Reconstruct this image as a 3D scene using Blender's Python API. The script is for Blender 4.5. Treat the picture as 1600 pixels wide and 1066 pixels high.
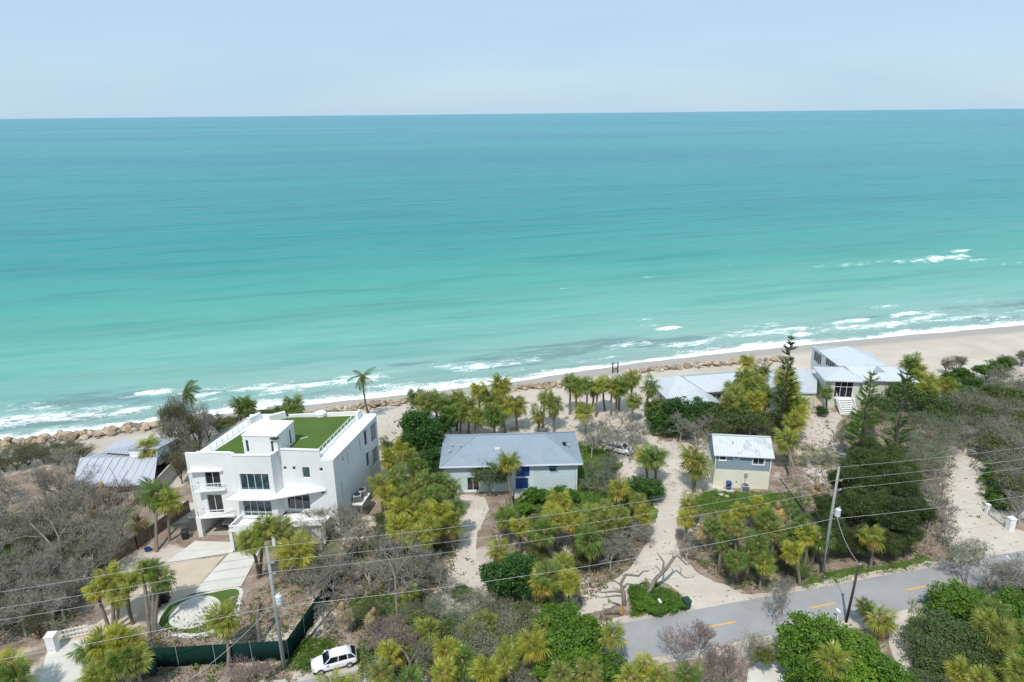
import bpy, bmesh, math, random
import numpy as np
from mathutils import Vector, Matrix

# ------------------------------------------------------------------ camera, world, sun, exposure
for o in list(bpy.data.objects): bpy.data.objects.remove(o)
S = bpy.context.scene
COL = S.collection
F_PX, CAM_H = 1067.0, 52.0
PITCH, ROLL = math.radians(18.45), math.radians(-0.57)
_f = Vector((0, math.cos(PITCH), -math.sin(PITCH)))
_r0 = Vector((1, 0, 0)); _u0 = _r0.cross(_f)
_r = _r0*math.cos(ROLL) + _u0*math.sin(ROLL); _u = _r.cross(_f)
cam = bpy.data.cameras.new('camera'); cam_o = bpy.data.objects.new('camera', cam); COL.objects.link(cam_o)
cam_o.matrix_world = Matrix(((_r.x, _u.x, -_f.x, 0), (_r.y, _u.y, -_f.y, 0), (_r.z, _u.z, -_f.z, CAM_H), (0, 0, 0, 1)))
cam.sensor_width = 36; cam.lens = 36*F_PX/1600; cam.clip_start = 1; cam.clip_end = 200000
S.camera = cam_o

SUN_AZ = Vector((-0.30, -0.95))          # horizontal direction towards the sun
SUN_EL = math.radians(58)
w = bpy.data.worlds.new('World'); S.world = w; w.use_nodes = True
nt = w.node_tree; nt.nodes.clear()
sky = nt.nodes.new('ShaderNodeTexSky'); sky.sky_type = 'NISHITA'; sky.sun_disc = False
sky.sun_elevation = SUN_EL; sky.sun_rotation = math.atan2(SUN_AZ.x, SUN_AZ.y)
sky.altitude = 50; sky.air_density = 1.0; sky.dust_density = 0.6; sky.ozone_density = 4.0
bg = nt.nodes.new('ShaderNodeBackground'); bg.inputs[1].default_value = 0.13
wo = nt.nodes.new('ShaderNodeOutputWorld')
# thin even veil of high haze over the clear sky, with faint streaks of cirrus
tc = nt.nodes.new('ShaderNodeTexCoord'); mp = nt.nodes.new('ShaderNodeMapping'); mp.inputs['Scale'].default_value = (1.2, 1.2, 7)
nz = nt.nodes.new('ShaderNodeTexNoise'); nz.inputs['Scale'].default_value = 2.2; nz.inputs['Detail'].default_value = 5
mr = nt.nodes.new('ShaderNodeMapRange'); mr.inputs[1].default_value = .3; mr.inputs[2].default_value = .7; mr.inputs[3].default_value = .80; mr.inputs[4].default_value = .97
vm = nt.nodes.new('ShaderNodeMix'); vm.data_type = 'RGBA'; vm.inputs[7].default_value = (2.70, 3.74, 4.65, 1)
nt.links.new(tc.outputs['Generated'], mp.inputs[0]); nt.links.new(mp.outputs[0], nz.inputs['Vector']); nt.links.new(nz.outputs[0], mr.inputs[0])
nt.links.new(mr.outputs[0], vm.inputs[0]); nt.links.new(sky.outputs[0], vm.inputs[6]); nt.links.new(vm.outputs[2], bg.inputs[0]); nt.links.new(bg.outputs[0], wo.inputs[0])
sun = bpy.data.lights.new('sun', 'SUN'); sun.energy = 2.65; sun.angle = math.radians(0.53); sun.color = (1, 0.965, 0.90)
sun_o = bpy.data.objects.new('sun', sun); COL.objects.link(sun_o)
_sd = Vector((SUN_AZ.x, SUN_AZ.y, 0)).normalized()*math.cos(SUN_EL) + Vector((0, 0, math.sin(SUN_EL)))
sun_o.rotation_euler = _sd.to_track_quat('Z', 'Y').to_euler(); sun_o.location = _sd*120
vs = S.view_settings; vs.view_transform = 'Standard'; vs.look = 'None'; vs.exposure = 0.47; vs.gamma = 1; vs.use_curve_mapping = False
S.render.engine = 'CYCLES'

# ------------------------------------------------------------------ helpers
SEA = -1.5
_cx = np.array([-20000, -89.5, -65.5, -49.3, -25.7, 0, 29, 60.6, 95.9, 133.2, 20000.])
_cy = np.array([107.8-.30*19910, 107.8, 115.6, 120.2, 126.2, 133.6, 144.6, 153.0, 161.6, 169.5, 169.5+.24*19867])
CT = 0.962
def coast(x): return np.interp(x, _cx, _cy)
def tt(x, y): return (y-coast(x))*CT
def _prof(t):     # ground height against distance from the waterline (seaward positive)
    return np.interp(t, [-60, -24, -14, -6, 0, 10, 60, 400], [0, 0, -.12, -.75, -1.5, -2.3, -5, -12])
def gz(x, y): return float(_prof(tt(x, y)))
def P(px, py, z=0.0):
    "world point at height z that stands at pixel (px,py) of the 1600-wide survey photograph"
    d = _f + _r*((px-800)/F_PX) - _u*((py-533)/F_PX)
    return Vector((0, 0, CAM_H)) + d*((z-CAM_H)/d.z)
def G(px, py):
    z = 0.0
    for _ in range(6):
        p = P(px, py, z); z = gz(p.x, p.y)
    return Vector((p.x, p.y, z))
def vnoise(x, y, seed=0):
    x = np.asarray(x, float); y = np.asarray(y, float)
    xi = np.floor(x).astype(np.int64); yi = np.floor(y).astype(np.int64); fx = x-xi; fy = y-yi
    def h(a, b):
        n = (a*374761393 + b*668265263 + seed*1442695041) & 0xffffffff
        n = ((n ^ (n >> 13))*1274126177) & 0xffffffff
        return ((n ^ (n >> 16)) & 0xffff)/65535.0
    u = fx*fx*(3-2*fx); v = fy*fy*(3-2*fy)
    return (h(xi, yi)*(1-u)+h(xi+1, yi)*u)*(1-v) + (h(xi, yi+1)*(1-u)+h(xi+1, yi+1)*u)*v
def fbm(x, y, seed=0, n=4):
    s = 0; a = .5; tot = 0
    for k in range(n):
        s = s + a*vnoise(np.asarray(x)*2**k, np.asarray(y)*2**k, seed+k*17); tot += a; a *= .5
    return s/tot
def inpoly(x, y, poly):
    r = np.zeros(x.shape, bool); n = len(poly)
    for i in range(n):
        x0, y0 = poly[i][0], poly[i][1]; x1, y1 = poly[(i+1) % n][0], poly[(i+1) % n][1]
        if y0 == y1: continue
        c = ((y0 > y) != (y1 > y)) & (x < (x1-x0)*(y-y0)/(y1-y0)+x0)
        r ^= c
    return r

def tag(o, label=None, cat=None, group=None, kind=None):
    if label: o['label'] = label
    if cat: o['category'] = cat
    if group: o['group'] = group
    if kind: o['kind'] = kind
    return o
def thing(name, label, cat, loc=(0, 0, 0), rz=0, group=None):
    o = bpy.data.objects.new(name, None); COL.objects.link(o); o.location = loc; o.rotation_euler = (0, 0, rz)
    o.empty_display_size = .3
    return tag(o, label, cat, group)
def link(name, me, parent=None, loc=(0, 0, 0), rot=(0, 0, 0), scale=(1, 1, 1)):
    o = bpy.data.objects.new(name, me); COL.objects.link(o)
    o.location = loc; o.rotation_euler = rot; o.scale = scale
    if parent: o.parent = parent
    return o
class MB:
    "collects geometry; build() links it as one mesh object"
    def __init__(s): s.v = []; s.f = []; s.m = []
    def add(s, vs, fs, mi=0):
        b = len(s.v); s.v += [tuple(v) for v in vs]; s.f += [tuple(i+b for i in f) for f in fs]; s.m += [mi]*len(fs)
    def box(s, x0, x1, y0, y1, z0, z1, mi=0):
        s.add([(x0, y0, z0), (x1, y0, z0), (x1, y1, z0), (x0, y1, z0), (x0, y0, z1), (x1, y0, z1), (x1, y1, z1), (x0, y1, z1)],
              [(0, 3, 2, 1), (4, 5, 6, 7), (0, 1, 5, 4), (1, 2, 6, 5), (2, 3, 7, 6), (3, 0, 4, 7)], mi)
    def prism(s, poly, z0, z1, mi=0):
        n = len(poly); a = sum(poly[i][0]*poly[(i+1) % n][1]-poly[(i+1) % n][0]*poly[i][1] for i in range(n))
        if a < 0: poly = poly[::-1]
        s.add([(p[0], p[1], z0) for p in poly]+[(p[0], p[1], z1) for p in poly],
              [tuple(range(n))[::-1], tuple(range(n, 2*n))]+[(i, (i+1) % n, n+(i+1) % n, n+i) for i in range(n)], mi)
    def bar(s, a, b, wd, ht, mi=0):
        a = Vector(a); b = Vector(b); d = (b-a).normalized()
        up = Vector((0, 0, 1)) if abs(d.z) < .95 else Vector((0, 1, 0))
        r = d.cross(up).normalized()*wd/2; u = r.cross(d).normalized()*ht/2
        s.add([a-r-u, a+r-u, a+r+u, a-r+u, b-r-u, b+r-u, b+r+u, b-r+u],
              [(0, 1, 2, 3), (7, 6, 5, 4), (0, 4, 5, 1), (1, 5, 6, 2), (2, 6, 7, 3), (3, 7, 4, 0)], mi)
    def tube(s, pts, rad, n=6, mi=0, cap=True):
        pts = [Vector(p) for p in pts]; m = len(pts)
        if not hasattr(rad, '__len__'): rad = [rad]*m
        vs = []; ref = None
        for i in range(m):
            d = (pts[min(i+1, m-1)]-pts[max(i-1, 0)]).normalized()
            if ref is None: ref = d.orthogonal().normalized()
            ref = (ref-d*ref.dot(d)).normalized(); q = d.cross(ref)
            for k in range(n):
                a = 2*math.pi*k/n; vs.append(pts[i]+(ref*math.cos(a)+q*math.sin(a))*rad[i])
        fs = [(i*n+k, i*n+(k+1) % n, (i+1)*n+(k+1) % n, (i+1)*n+k) for i in range(m-1) for k in range(n)]
        if cap: fs += [tuple(range(n))[::-1], tuple((m-1)*n+k for k in range(n))]
        s.add(vs, fs, mi)
    def lathe(s, prof, c=(0, 0, 0), n=16, mi=0):
        vs = [(c[0]+r*math.cos(2*math.pi*k/n), c[1]+r*math.sin(2*math.pi*k/n), c[2]+z) for r, z in prof for k in range(n)]
        m = len(prof)
        fs = [(i*n+k, i*n+(k+1) % n, (i+1)*n+(k+1) % n, (i+1)*n+k) for i in range(m-1) for k in range(n)]
        fs += [tuple(range(n))[::-1], tuple((m-1)*n+k for k in range(n))]
        s.add(vs, fs, mi)
    def mesh(s, name, mats, smooth=False):
        me = bpy.data.meshes.new(name); me.from_pydata(s.v, [], s.f)
        if not isinstance(mats, (list, tuple)): mats = [mats]
        for m in mats: me.materials.append(m)
        if len(mats) > 1: me.polygons.foreach_set('material_index', s.m)
        if smooth: me.polygons.foreach_set('use_smooth', [True]*len(s.f))
        me.update(); return me
    def build(s, name, mats, parent=None, world=False, smooth=False):
        "world=True: the coordinates are world coordinates, whatever the parent"
        o = link(name, s.mesh(name, mats, smooth), parent)
        if parent and world:
            M = Matrix.Identity(4); p = parent
            while p:
                M = Matrix.LocRotScale(p.location, p.rotation_euler, p.scale) @ M if p.matrix_parent_inverse == Matrix.Identity(4) else M
                p = p.parent
            o.matrix_parent_inverse = M.inverted()
        return o
def bevel(o, wd=.02, seg=2):
    m = o.modifiers.new('bevel', 'BEVEL'); m.width = wd; m.segments = seg; m.limit_method = 'ANGLE'; return o
def fast_mesh(name, V, Fq, mats, mi=None, smooth=False):
    "V (n,3) array, Fq (m,k) int array"
    V = np.asarray(V, np.float32); Fq = np.asarray(Fq, np.int32); m, k = Fq.shape
    me = bpy.data.meshes.new(name); me.vertices.add(len(V)); me.vertices.foreach_set('co', V.ravel())
    me.loops.add(m*k); me.loops.foreach_set('vertex_index', Fq.ravel())
    me.polygons.add(m); me.polygons.foreach_set('loop_start', np.arange(0, m*k, k, dtype=np.int32))
    for q in (mats if isinstance(mats, (list, tuple)) else [mats]): me.materials.append(q)
    if mi is not None: me.polygons.foreach_set('material_index', np.asarray(mi, np.int32))
    if smooth: me.polygons.foreach_set('use_smooth', np.ones(m, bool))
    me.update(calc_edges=True); return me

# ------------------------------------------------------------------ materials
class N:
    def __init__(s, name):
        s.m = bpy.data.materials.new(name); s.m.use_nodes = True; s.t = s.m.node_tree; s.t.nodes.clear()
        s.out = s.n('OutputMaterial'); s.b = s.n('BsdfPrincipled'); s.l(s.b.outputs[0], s.out.inputs[0])
    def n(s, t, **k):
        x = s.t.nodes.new('ShaderNode'+t)
        for a, v in k.items(): setattr(x, a, v)
        return x
    def l(s, a, b): s.t.links.new(a, b)
    def val(s, **k):
        for a, v in k.items(): s.b.inputs[a.replace('_', ' ')].default_value = v
    def pos(s): return s.n('NewGeometry').outputs['Position']
    def objc(s): return s.n('TexCoord').outputs['Object']
    def noise(s, vec, scale, detail=4, rough=.55, stretch=None):
        if stretch:
            mp = s.n('Mapping'); mp.inputs['Scale'].default_value = stretch; s.l(vec, mp.inputs[0]); vec = mp.outputs[0]
        x = s.n('TexNoise'); x.inputs['Scale'].default_value = scale; x.inputs['Detail'].default_value = detail
        x.inputs['Roughness'].default_value = rough; s.l(vec, x.inputs['Vector']); return x.outputs[0]
    def ramp(s, fac, stops):
        r = s.n('ValToRGB'); e = r.color_ramp.elements
        while len(e) < len(stops): e.new(.5)
        for q, (p, c) in zip(e, stops): q.position = p; q.color = (*c, 1) if len(c) == 3 else c
        s.l(fac, r.inputs[0]); return r.outputs[0]
    def mix(s, fac, a, b, mode='MIX'):
        x = s.n('Mix', data_type='RGBA', blend_type=mode)
        for i, v in ((0, fac), (6, a), (7, b)):
            if hasattr(v, 'links'): s.l(v, x.inputs[i])
            else: x.inputs[i].default_value = v if i == 0 else ((*v, 1) if len(v) == 3 else v)
        return x.outputs[2]
    def math(s, op, a, b=0, c=0):
        x = s.n('Math', operation=op)
        for i, v in enumerate((a, b, c)):
            if hasattr(v, 'links'): s.l(v, x.inputs[i])
            else: x.inputs[i].default_value = v
        return x.outputs[0]
    def sstep(s, v, a, b):
        x = s.n('MapRange', interpolation_type='SMOOTHSTEP'); s.l(v, x.inputs[0])
        x.inputs[1].default_value = a; x.inputs[2].default_value = b; return x.outputs[0]
    def col(s, c): s.l(c, s.b.inputs['Base Color'])
    def bump(s, h, st=.3, d=.05):
        b = s.n('Bump'); b.inputs['Strength'].default_value = st; b.inputs['Distance'].default_value = d
        s.l(h, b.inputs['Height']); s.l(b.outputs[0], s.b.inputs['Normal'])
def weathered(name, c, rough=.6, var=.12, scale=.6, spec=.4, fine=9, metal=0, bump=0, dirt=(.30, .27, .22), dirt_amt=.25):
    m = N(name); p = m.pos(); a = m.noise(p, scale, 5); b = m.noise(p, fine, 3)
    k = m.ramp(a, [(.3, tuple(x*(1-var) for x in c)), (.7, tuple(min(1, x*(1+var*.5)) for x in c))])
    k = m.mix(m.math('MULTIPLY', m.sstep(b, .52, .8), dirt_amt), k, dirt)
    m.col(k); m.val(Roughness=rough, Metallic=metal); m.b.inputs['Specular IOR Level'].default_value = spec
    if bump: m.bump(b, bump, .03)
    return m.m
def leaf_mat(name, c1, c2, trans=.35, rough=.5, tint=True):
    m = N(name); oi = m.n('ObjectInfo')
    nz = m.noise(m.pos(), 1.3, 2)
    k = m.mix(m.sstep(nz, .3, .7), c1, c2)
    r = m.mix(.22, k, m.ramp(oi.outputs['Random'], [(0, tuple(x*.5 for x in c1)), (.5, c1), (1, tuple(min(1, x*1.5) for x in c2))]))
    if tint: r = m.mix(1, r, oi.outputs['Color'], 'MULTIPLY')
    m.col(r); m.val(Roughness=rough); m.b.inputs['Specular IOR Level'].default_value = .35
    tr = m.n('BsdfTranslucent'); m.l(m.mix(1, r, (1.25, 1.2, .6), 'MULTIPLY'), tr.inputs[0])
    mx = m.n('MixShader'); mx.inputs[0].default_value = trans
    m.l(m.b.outputs[0], mx.inputs[1]); m.l(tr.outputs[0], mx.inputs[2]); m.l(mx.outputs[0], m.out.inputs[0])
    return m.m
def glass_mat(name, c=(.03, .07, .075), rough=.04):
    m = N(name); nz = m.noise(m.pos(), .9, 2)
    m.col(m.ramp(nz, [(.35, tuple(x*.45 for x in c)), (.65, c)])); m.val(Roughness=rough); m.b.inputs['Specular IOR Level'].default_value = .9
    return m.m
M = {}
M['stucco'] = weathered('white_stucco', (.87, .865, .855), .75, .05, .35, .25, 4, bump=.05, dirt_amt=.10)
def stucco():
    m = N('streaked_white_stucco'); p = m.pos()
    a = m.noise(p, .35, 5); st = m.noise(p, 1.6, 5, .65, (1, 1, .10)); f = m.noise(p, 5, 4)
    k = m.ramp(a, [(.3, (.70, .695, .685)), (.7, (.77, .765, .755))])
    k = m.mix(m.math('MULTIPLY', m.sstep(st, .50, .72), .30), k, (.60, .58, .54))
    k = m.mix(m.math('MULTIPLY', m.sstep(f, .55, .8), .12), k, (.5, .47, .42))
    m.col(k); m.val(Roughness=.8); m.bump(f, .1, .02); return m.m
M['stucco'] = stucco()
M['white'] = weathered('white_paint', (.82, .82, .82), .5, .05, .8, dirt_amt=.08)
M['roofwhite'] = weathered('white_roof_coating', (.83, .83, .82), .7, .06, .3, .2, 2.5, dirt_amt=.12)
M['glass'] = glass_mat('teal_glass', (.035, .085, .095))
M['darkglass'] = glass_mat('dark_glass', (.012, .018, .03))
M['winframe'] = weathered('window_frame', (.72, .75, .77), .4, .04)
M['concrete'] = weathered('pale_concrete', (.60, .575, .53), .85, .10, .4, .2, 6, dirt_amt=.2, bump=.1)
M['floor'] = weathered('carport_floor', (.40, .36, .30), .8, .15, .6, .2, 7)
M['paver'] = weathered('tan_pavers', (.52, .44, .34), .9, .10, .5, .1, 12, dirt_amt=.3, bump=.15)
M['metal'] = weathered('galvanized', (.42, .44, .45), .5, .15, 2, metal=.3)
M['pole'] = weathered('weathered_pole', (.30, .31, .30), .85, .2, 1.5, bump=.3)
M['darkpole'] = weathered('creosote_pole', (.06, .045, .035), .9, .2, 2, bump=.3)
M['wire'] = weathered('aluminium_wire', (.42, .42, .41), .45, .1, 1)
M['black'] = weathered('black_plastic', (.018, .02, .022), .5, .2)
M['greenbin'] = weathered('dark_green_plastic', (.012, .05, .04), .45, .2)
M['bluebin'] = weathered('blue_plastic', (.02, .07, .22), .45, .2)
M['screen'] = weathered('green_fence_screen', (.006, .030, .024), .9, .25, .7, .1, 6, dirt=(.03, .05, .04))
M['wood'] = weathered('grey_fence_wood', (.17, .135, .10), .9, .35, 1.2, .1, 5, bump=.3)
M['bluewall'] = weathered('pale_blue_siding', (.56, .66, .68), .75, .06, .4, .2, 3, dirt_amt=.1)
M['creamwall'] = weathered('cream_block_wall', (.76, .73, .60), .8, .08, .5, .2, 4, dirt_amt=.15)
M['tanwall'] = weathered('pale_tan_wall', (.55, .50, .44), .8, .06, .5)
M['slatewall'] = weathered('slate_blue_siding', (.26, .335, .375), .7, .06, .6)
M['bluedoor'] = weathered('blue_screen_door', (.02, .07, .28), .6, .2, 1)
M['greenwall'] = weathered('pale_green_wall', (.60, .64, .56), .8, .06, .5)
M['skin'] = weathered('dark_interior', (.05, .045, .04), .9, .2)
M['tyre'] = weathered('tyre_rubber', (.02, .02, .02), .85, .2)
M['rim'] = weathered('alloy_rim', (.5, .5, .52), .3, .1, metal=.7)
M['orange'] = weathered('orange_plastic', (.75, .22, .03), .55, .15)
M['lamp'] = glass_mat('lamp_lens', (.55, .56, .58), .1)
M['redlamp'] = glass_mat('tail_lamp_lens', (.35, .02, .015), .1)
def paint(name, c):
    m = N(name); nz = m.noise(m.pos(), 3, 4)
    m.col(m.mix(m.math('MULTIPLY', m.sstep(nz, .5, .8), .25), c, (.35, .32, .28)))
    m.val(Roughness=.3); m.b.inputs['Coat Weight'].default_value = .6; return m.m
M['carwhite'] = paint('white_car_paint', (.78, .78, .79)); M['carsilver'] = paint('silver_car_paint', (.42, .42, .42))

def shingle():
    m = N('grey_blue_shingle'); p = m.objc()
    br = m.n('TexBrick'); br.inputs['Scale'].default_value = 3.2; br.inputs['Mortar Size'].default_value = .012
    br.inputs['Color1'].default_value = (.215, .265, .32, 1); br.inputs['Color2'].default_value = (.28, .335, .39, 1); br.inputs['Mortar'].default_value = (.16, .20, .25, 1)
    mp = m.n('Mapping'); mp.inputs['Scale'].default_value = (1, 1.6, 1); m.l(p, mp.inputs[0]); m.l(mp.outputs[0], br.inputs[0])
    k = m.mix(.5, br.outputs[0], m.ramp(m.noise(p, .9, 5), [(.3, (.215, .265, .32)), (.7, (.275, .33, .385))]))
    m.col(k); m.val(Roughness=.9); m.bump(m.noise(p, 14, 3), .3, .03); return m.m
M['shingle'] = shingle()
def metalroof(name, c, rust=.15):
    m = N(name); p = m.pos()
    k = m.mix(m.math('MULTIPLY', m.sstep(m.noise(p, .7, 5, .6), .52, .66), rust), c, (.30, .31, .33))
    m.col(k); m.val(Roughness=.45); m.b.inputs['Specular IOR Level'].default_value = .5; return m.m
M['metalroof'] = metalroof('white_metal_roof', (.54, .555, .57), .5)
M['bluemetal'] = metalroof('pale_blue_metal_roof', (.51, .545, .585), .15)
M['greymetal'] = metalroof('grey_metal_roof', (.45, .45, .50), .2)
def turf(name, c1, c2, sc=.4):
    m = N(name); p = m.pos()
    k = m.mix(m.sstep(m.noise(p, sc, 4), .3, .7), c1, c2)
    k = m.mix(m.math('MULTIPLY', m.noise(p, 25, 2), .5), k, tuple(x*.55 for x in c1))
    m.col(k); m.val(Roughness=.9); m.bump(m.noise(p, 30, 2), .5, .04); return m.m
M['turf'] = turf('artificial_turf', (.065, .125, .012), (.085, .15, .018), .25)
M['lawn'] = turf('lawn_grass', (.06, .13, .02), (.13, .17, .035), .5)
def asphalt():
    m = N('asphalt'); p = m.pos()
    k = m.ramp(m.noise(p, .35, 5), [(.3, (.30, .29, .295)), (.7, (.36, .35, .35))])
    k = m.mix(m.math('MULTIPLY', m.noise(p, 30, 2), .3), k, (.2, .2, .2))
    k = m.mix(m.math('MULTIPLY', m.sstep(m.noise(p, .8, 6, .7), .58, .75), .45), k, (.46, .42, .36))
    vo = m.n('TexVoronoi', feature='DISTANCE_TO_EDGE'); vo.inputs['Scale'].default_value = .32; wv = m.n('VectorMath', operation='ADD'); nz = m.n('TexNoise'); nz.inputs['Scale'].default_value = .9; nz.inputs['Detail'].default_value = 4
    m.l(p, nz.inputs['Vector']); m.l(p, wv.inputs[0]); m.l(nz.outputs[1], wv.inputs[1]); m.l(wv.outputs[0], vo.inputs['Vector'])
    k = m.mix(m.math('MULTIPLY', m.math('SUBTRACT', 1, m.sstep(vo.outputs[0], .002, .008)), .12), k, (.12, .12, .12))
    k = m.mix(m.math('MULTIPLY', m.sstep(m.noise(p, .22, 3), .52, .62), .12), k, (.22, .22, .225))
    m.col(k); m.val(Roughness=.9); m.bump(m.noise(p, 40, 2), .2, .01); return m.m
M['asphalt'] = asphalt()
M['yellow'] = weathered('road_yellow', (.80, .42, .06), .8, .15, 2, .2, 5, dirt=(.3, .28, .26), dirt_amt=.5)
def sandmat(name, c1=(.42, .36, .30), c2=(.54, .48, .415)):
    m = N(name); p = m.pos()
    k = m.ramp(m.noise(p, .25, 6, .6), [(.3, c1), (.7, c2)])
    k = m.mix(m.math('MULTIPLY', m.sstep(m.noise(p, 1.3, 6, .75), .54, .74), .45), k, (.30, .24, .185))
    m.col(k); m.val(Roughness=.95); m.bump(m.noise(p, 3, 6, .7), .5, .12); return m.m
M['sand'] = sandmat('pale_sand')
M['shell'] = sandmat('shell_driveway', (.48, .415, .35), (.59, .53, .46))
def rockmat():
    m = N('tan_boulder'); p = m.pos(); oi = m.n('ObjectInfo')
    k = m.ramp(oi.outputs['Random'], [(0, (.17, .135, .105)), (.25, (.33, .25, .175)), (.55, (.47, .355, .235)), (.8, (.54, .44, .325)), (1, (.42, .39, .345))])
    k = m.mix(m.math('MULTIPLY', m.sstep(m.noise(p, 1.6, 5, .7), .45, .7), .55), k, (.17, .12, .085))
    m.col(k); m.val(Roughness=.9); m.bump(m.noise(p, 3, 5, .7), .8, .25); return m.m
M['rock'] = rockmat()
def barkmat(name, a, b, sc=3):
    m = N(name); p = m.pos()
    k = m.ramp(m.noise(p, sc, 5, .7, (1, 1, .3)), [(.3, a), (.7, b)])
    m.col(k); m.val(Roughness=.95); m.bump(m.noise(p, 8, 4, .7), .6, .05); return m.m
M['palmbark'] = barkmat('palm_bark', (.11, .09, .075), (.26, .22, .18))
M['boots'] = barkmat('palm_boots', (.16, .10, .05), (.36, .25, .13))
M['greybark'] = barkmat('grey_bark', (.25, .23, .21), (.44, .415, .385))
M['twig'] = barkmat('grey_twigs', (.20, .18, .165), (.37, .34, .31), 1)
M['redtwig'] = barkmat('russet_twigs', (.20, .145, .13), (.34, .26, .235), 1)
M['browntwig'] = barkmat('brown_twigs', (.10, .08, .065), (.20, .165, .135), 1)
M['darkbark'] = barkmat('dark_bark', (.06, .045, .035), (.14, .11, .09))
M['palm'] = leaf_mat('palm_frond', (.15, .19, .034), (.31, .32, .085), .38, .36)
M['deadfrond'] = leaf_mat('dead_palm_frond', (.30, .235, .15), (.48, .39, .27), .2)
M['leafdark'] = leaf_mat('dark_green_leaves', (.03, .095, .015), (.065, .15, .025), .28)
M['leafbright'] = leaf_mat('bright_green_leaves', (.075, .17, .016), (.165, .27, .03), .3)
M['leafolive'] = leaf_mat('olive_leaves', (.09, .125, .036), (.18, .205, .075), .3)
M['leafgrey'] = leaf_mat('grey_green_leaves', (.13, .155, .09), (.24, .255, .16), .25)
M['needle'] = leaf_mat('dark_needles', (.048, .092, .024), (.115, .16, .045), .3)
M['grassblade'] = leaf_mat('grass_blades', (.07, .16, .015), (.16, .24, .04), .3)
M['litter'] = leaf_mat('leaf_litter', (.22, .15, .10), (.40, .31, .22), .05)
# ------------------------------------------------------------------ setting: ground, sea, road, paths
def PX(pts, z=0.0): return [tuple(P(a, b, z))[:2] for a, b in pts]
SAND_Z = [PX(q) for q in (
    [(1235, 640), (1300, 640), (1310, 665), (1300, 700), (1255, 705), (1225, 690)],
    [(560, 655), (640, 640), (640, 730), (585, 760)],
    [(560, 800), (640, 800), (600, 850), (520, 850)],
    [(905, 640), (1030, 690), (1110, 690), (1115, 760), (1030, 765), (960, 740)],
    [(1180, 860), (1260, 860), (1250, 905), (1170, 925)],
    [(1470, 690), (1560, 690), (1600, 860), (1480, 860)],
    [(330, 660), (590, 650), (590, 620), (330, 640)])]
GRASS_Z = [PX(q) for q in (
    [(903, 690), (940, 690), (965, 720), (960, 765), (905, 770)],
    [(795, 775), (1020, 768), (1015, 810), (780, 810)],
    [(1082, 762), (1250, 768), (1262, 812), (1078, 805)],
    [(982, 925), (1010, 905), (1065, 930), (1068, 955), (985, 965)],
    [(1250, 908), (1340, 885), (1440, 868), (1455, 885), (1350, 905), (1255, 925)],
    [(0, 850), (55, 850), (50, 905), (0, 905)],
    [(545, 935), (665, 925), (665, 970), (560, 975)],
    [(445, 1005), (530, 995), (500, 1045), (440, 1045)],
    [(760, 900), (860, 890), (860, 960), (770, 960)],
    [(1420, 940), (1600, 900), (1600, 1066), (1430, 1066)],
    [(560, 1000), (920, 980), (900, 1066), (560, 1066)],
    [(1540, 730), (1580, 730), (1575, 790), (1545, 785)])]
def axis(dense, d, outs_lo, outs_hi): return np.array(sorted(set(list(np.arange(dense[0], dense[1]+1e-6, d))+outs_lo+outs_hi)))
gx = axis((-120, 175), .8, [-60000, -20000, -6000, -2000, -700, -350, -200, -150], [200, 260, 400, 800, 2500, 8000, 30000, 60000])
gt = axis((-100, 8), .8, [-30000, -8000, -2500, -900, -400, -220, -150, -120], [14, 30, 60, 150, 400, 2000])
def sheet(xs, ts, zf):
    X, T = np.meshgrid(xs, ts); Y = coast(X)+T/CT
    n, m = X.shape; idx = np.arange(n*m).reshape(n, m)
    Fq = np.stack([idx[:-1, :-1], idx[:-1, 1:], idx[1:, 1:], idx[1:, :-1]], -1).reshape(-1, 4)
    return X.ravel(), Y.ravel(), T.ravel(), Fq
def set_attr(me, name, v):
    a = me.attributes.new(name, 'FLOAT', 'POINT'); a.data.foreach_set('value', np.asarray(v, np.float32))
X, Y, T, Fq = sheet(gx, gt, None)
near = (np.abs(X) < 190) & (T > -105)
Z = _prof(T) + np.where(near & (T > -22), .10*(fbm(X/4, Y/4, 3)-.5)*np.clip((T+22)/6, 0, 1), 0)
jx = X+3*(fbm(X/4, Y/4, 5)-.5)*2; jy = Y+3*(fbm(X/4, Y/4, 9)-.5)*2
sandm = np.clip((T+40)/10, 0, 1)*np.clip((X+45)/14, 0, 1)
sandm = np.maximum(sandm, np.clip((T+20)/5, 0, 1))
sandm = np.maximum(sandm*.95, np.clip((fbm(X/7, Y/7, 21)-.53)*5, 0, .75))
for q in SAND_Z: sandm = np.where(inpoly(jx, jy, q), .9, sandm)
grassm = np.clip((fbm(X/5, Y/5, 41)-.58)*6, 0, .6)*(T < -30)
for q in GRASS_Z: grassm = np.where(inpoly(jx, jy, q), 1, grassm)
me = fast_mesh('ground', np.stack([X, Y, Z], 1), Fq, [], smooth=True)
set_attr(me, 'sand', sandm); set_attr(me, 'grass', grassm); set_attr(me, 'shore', T)
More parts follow.
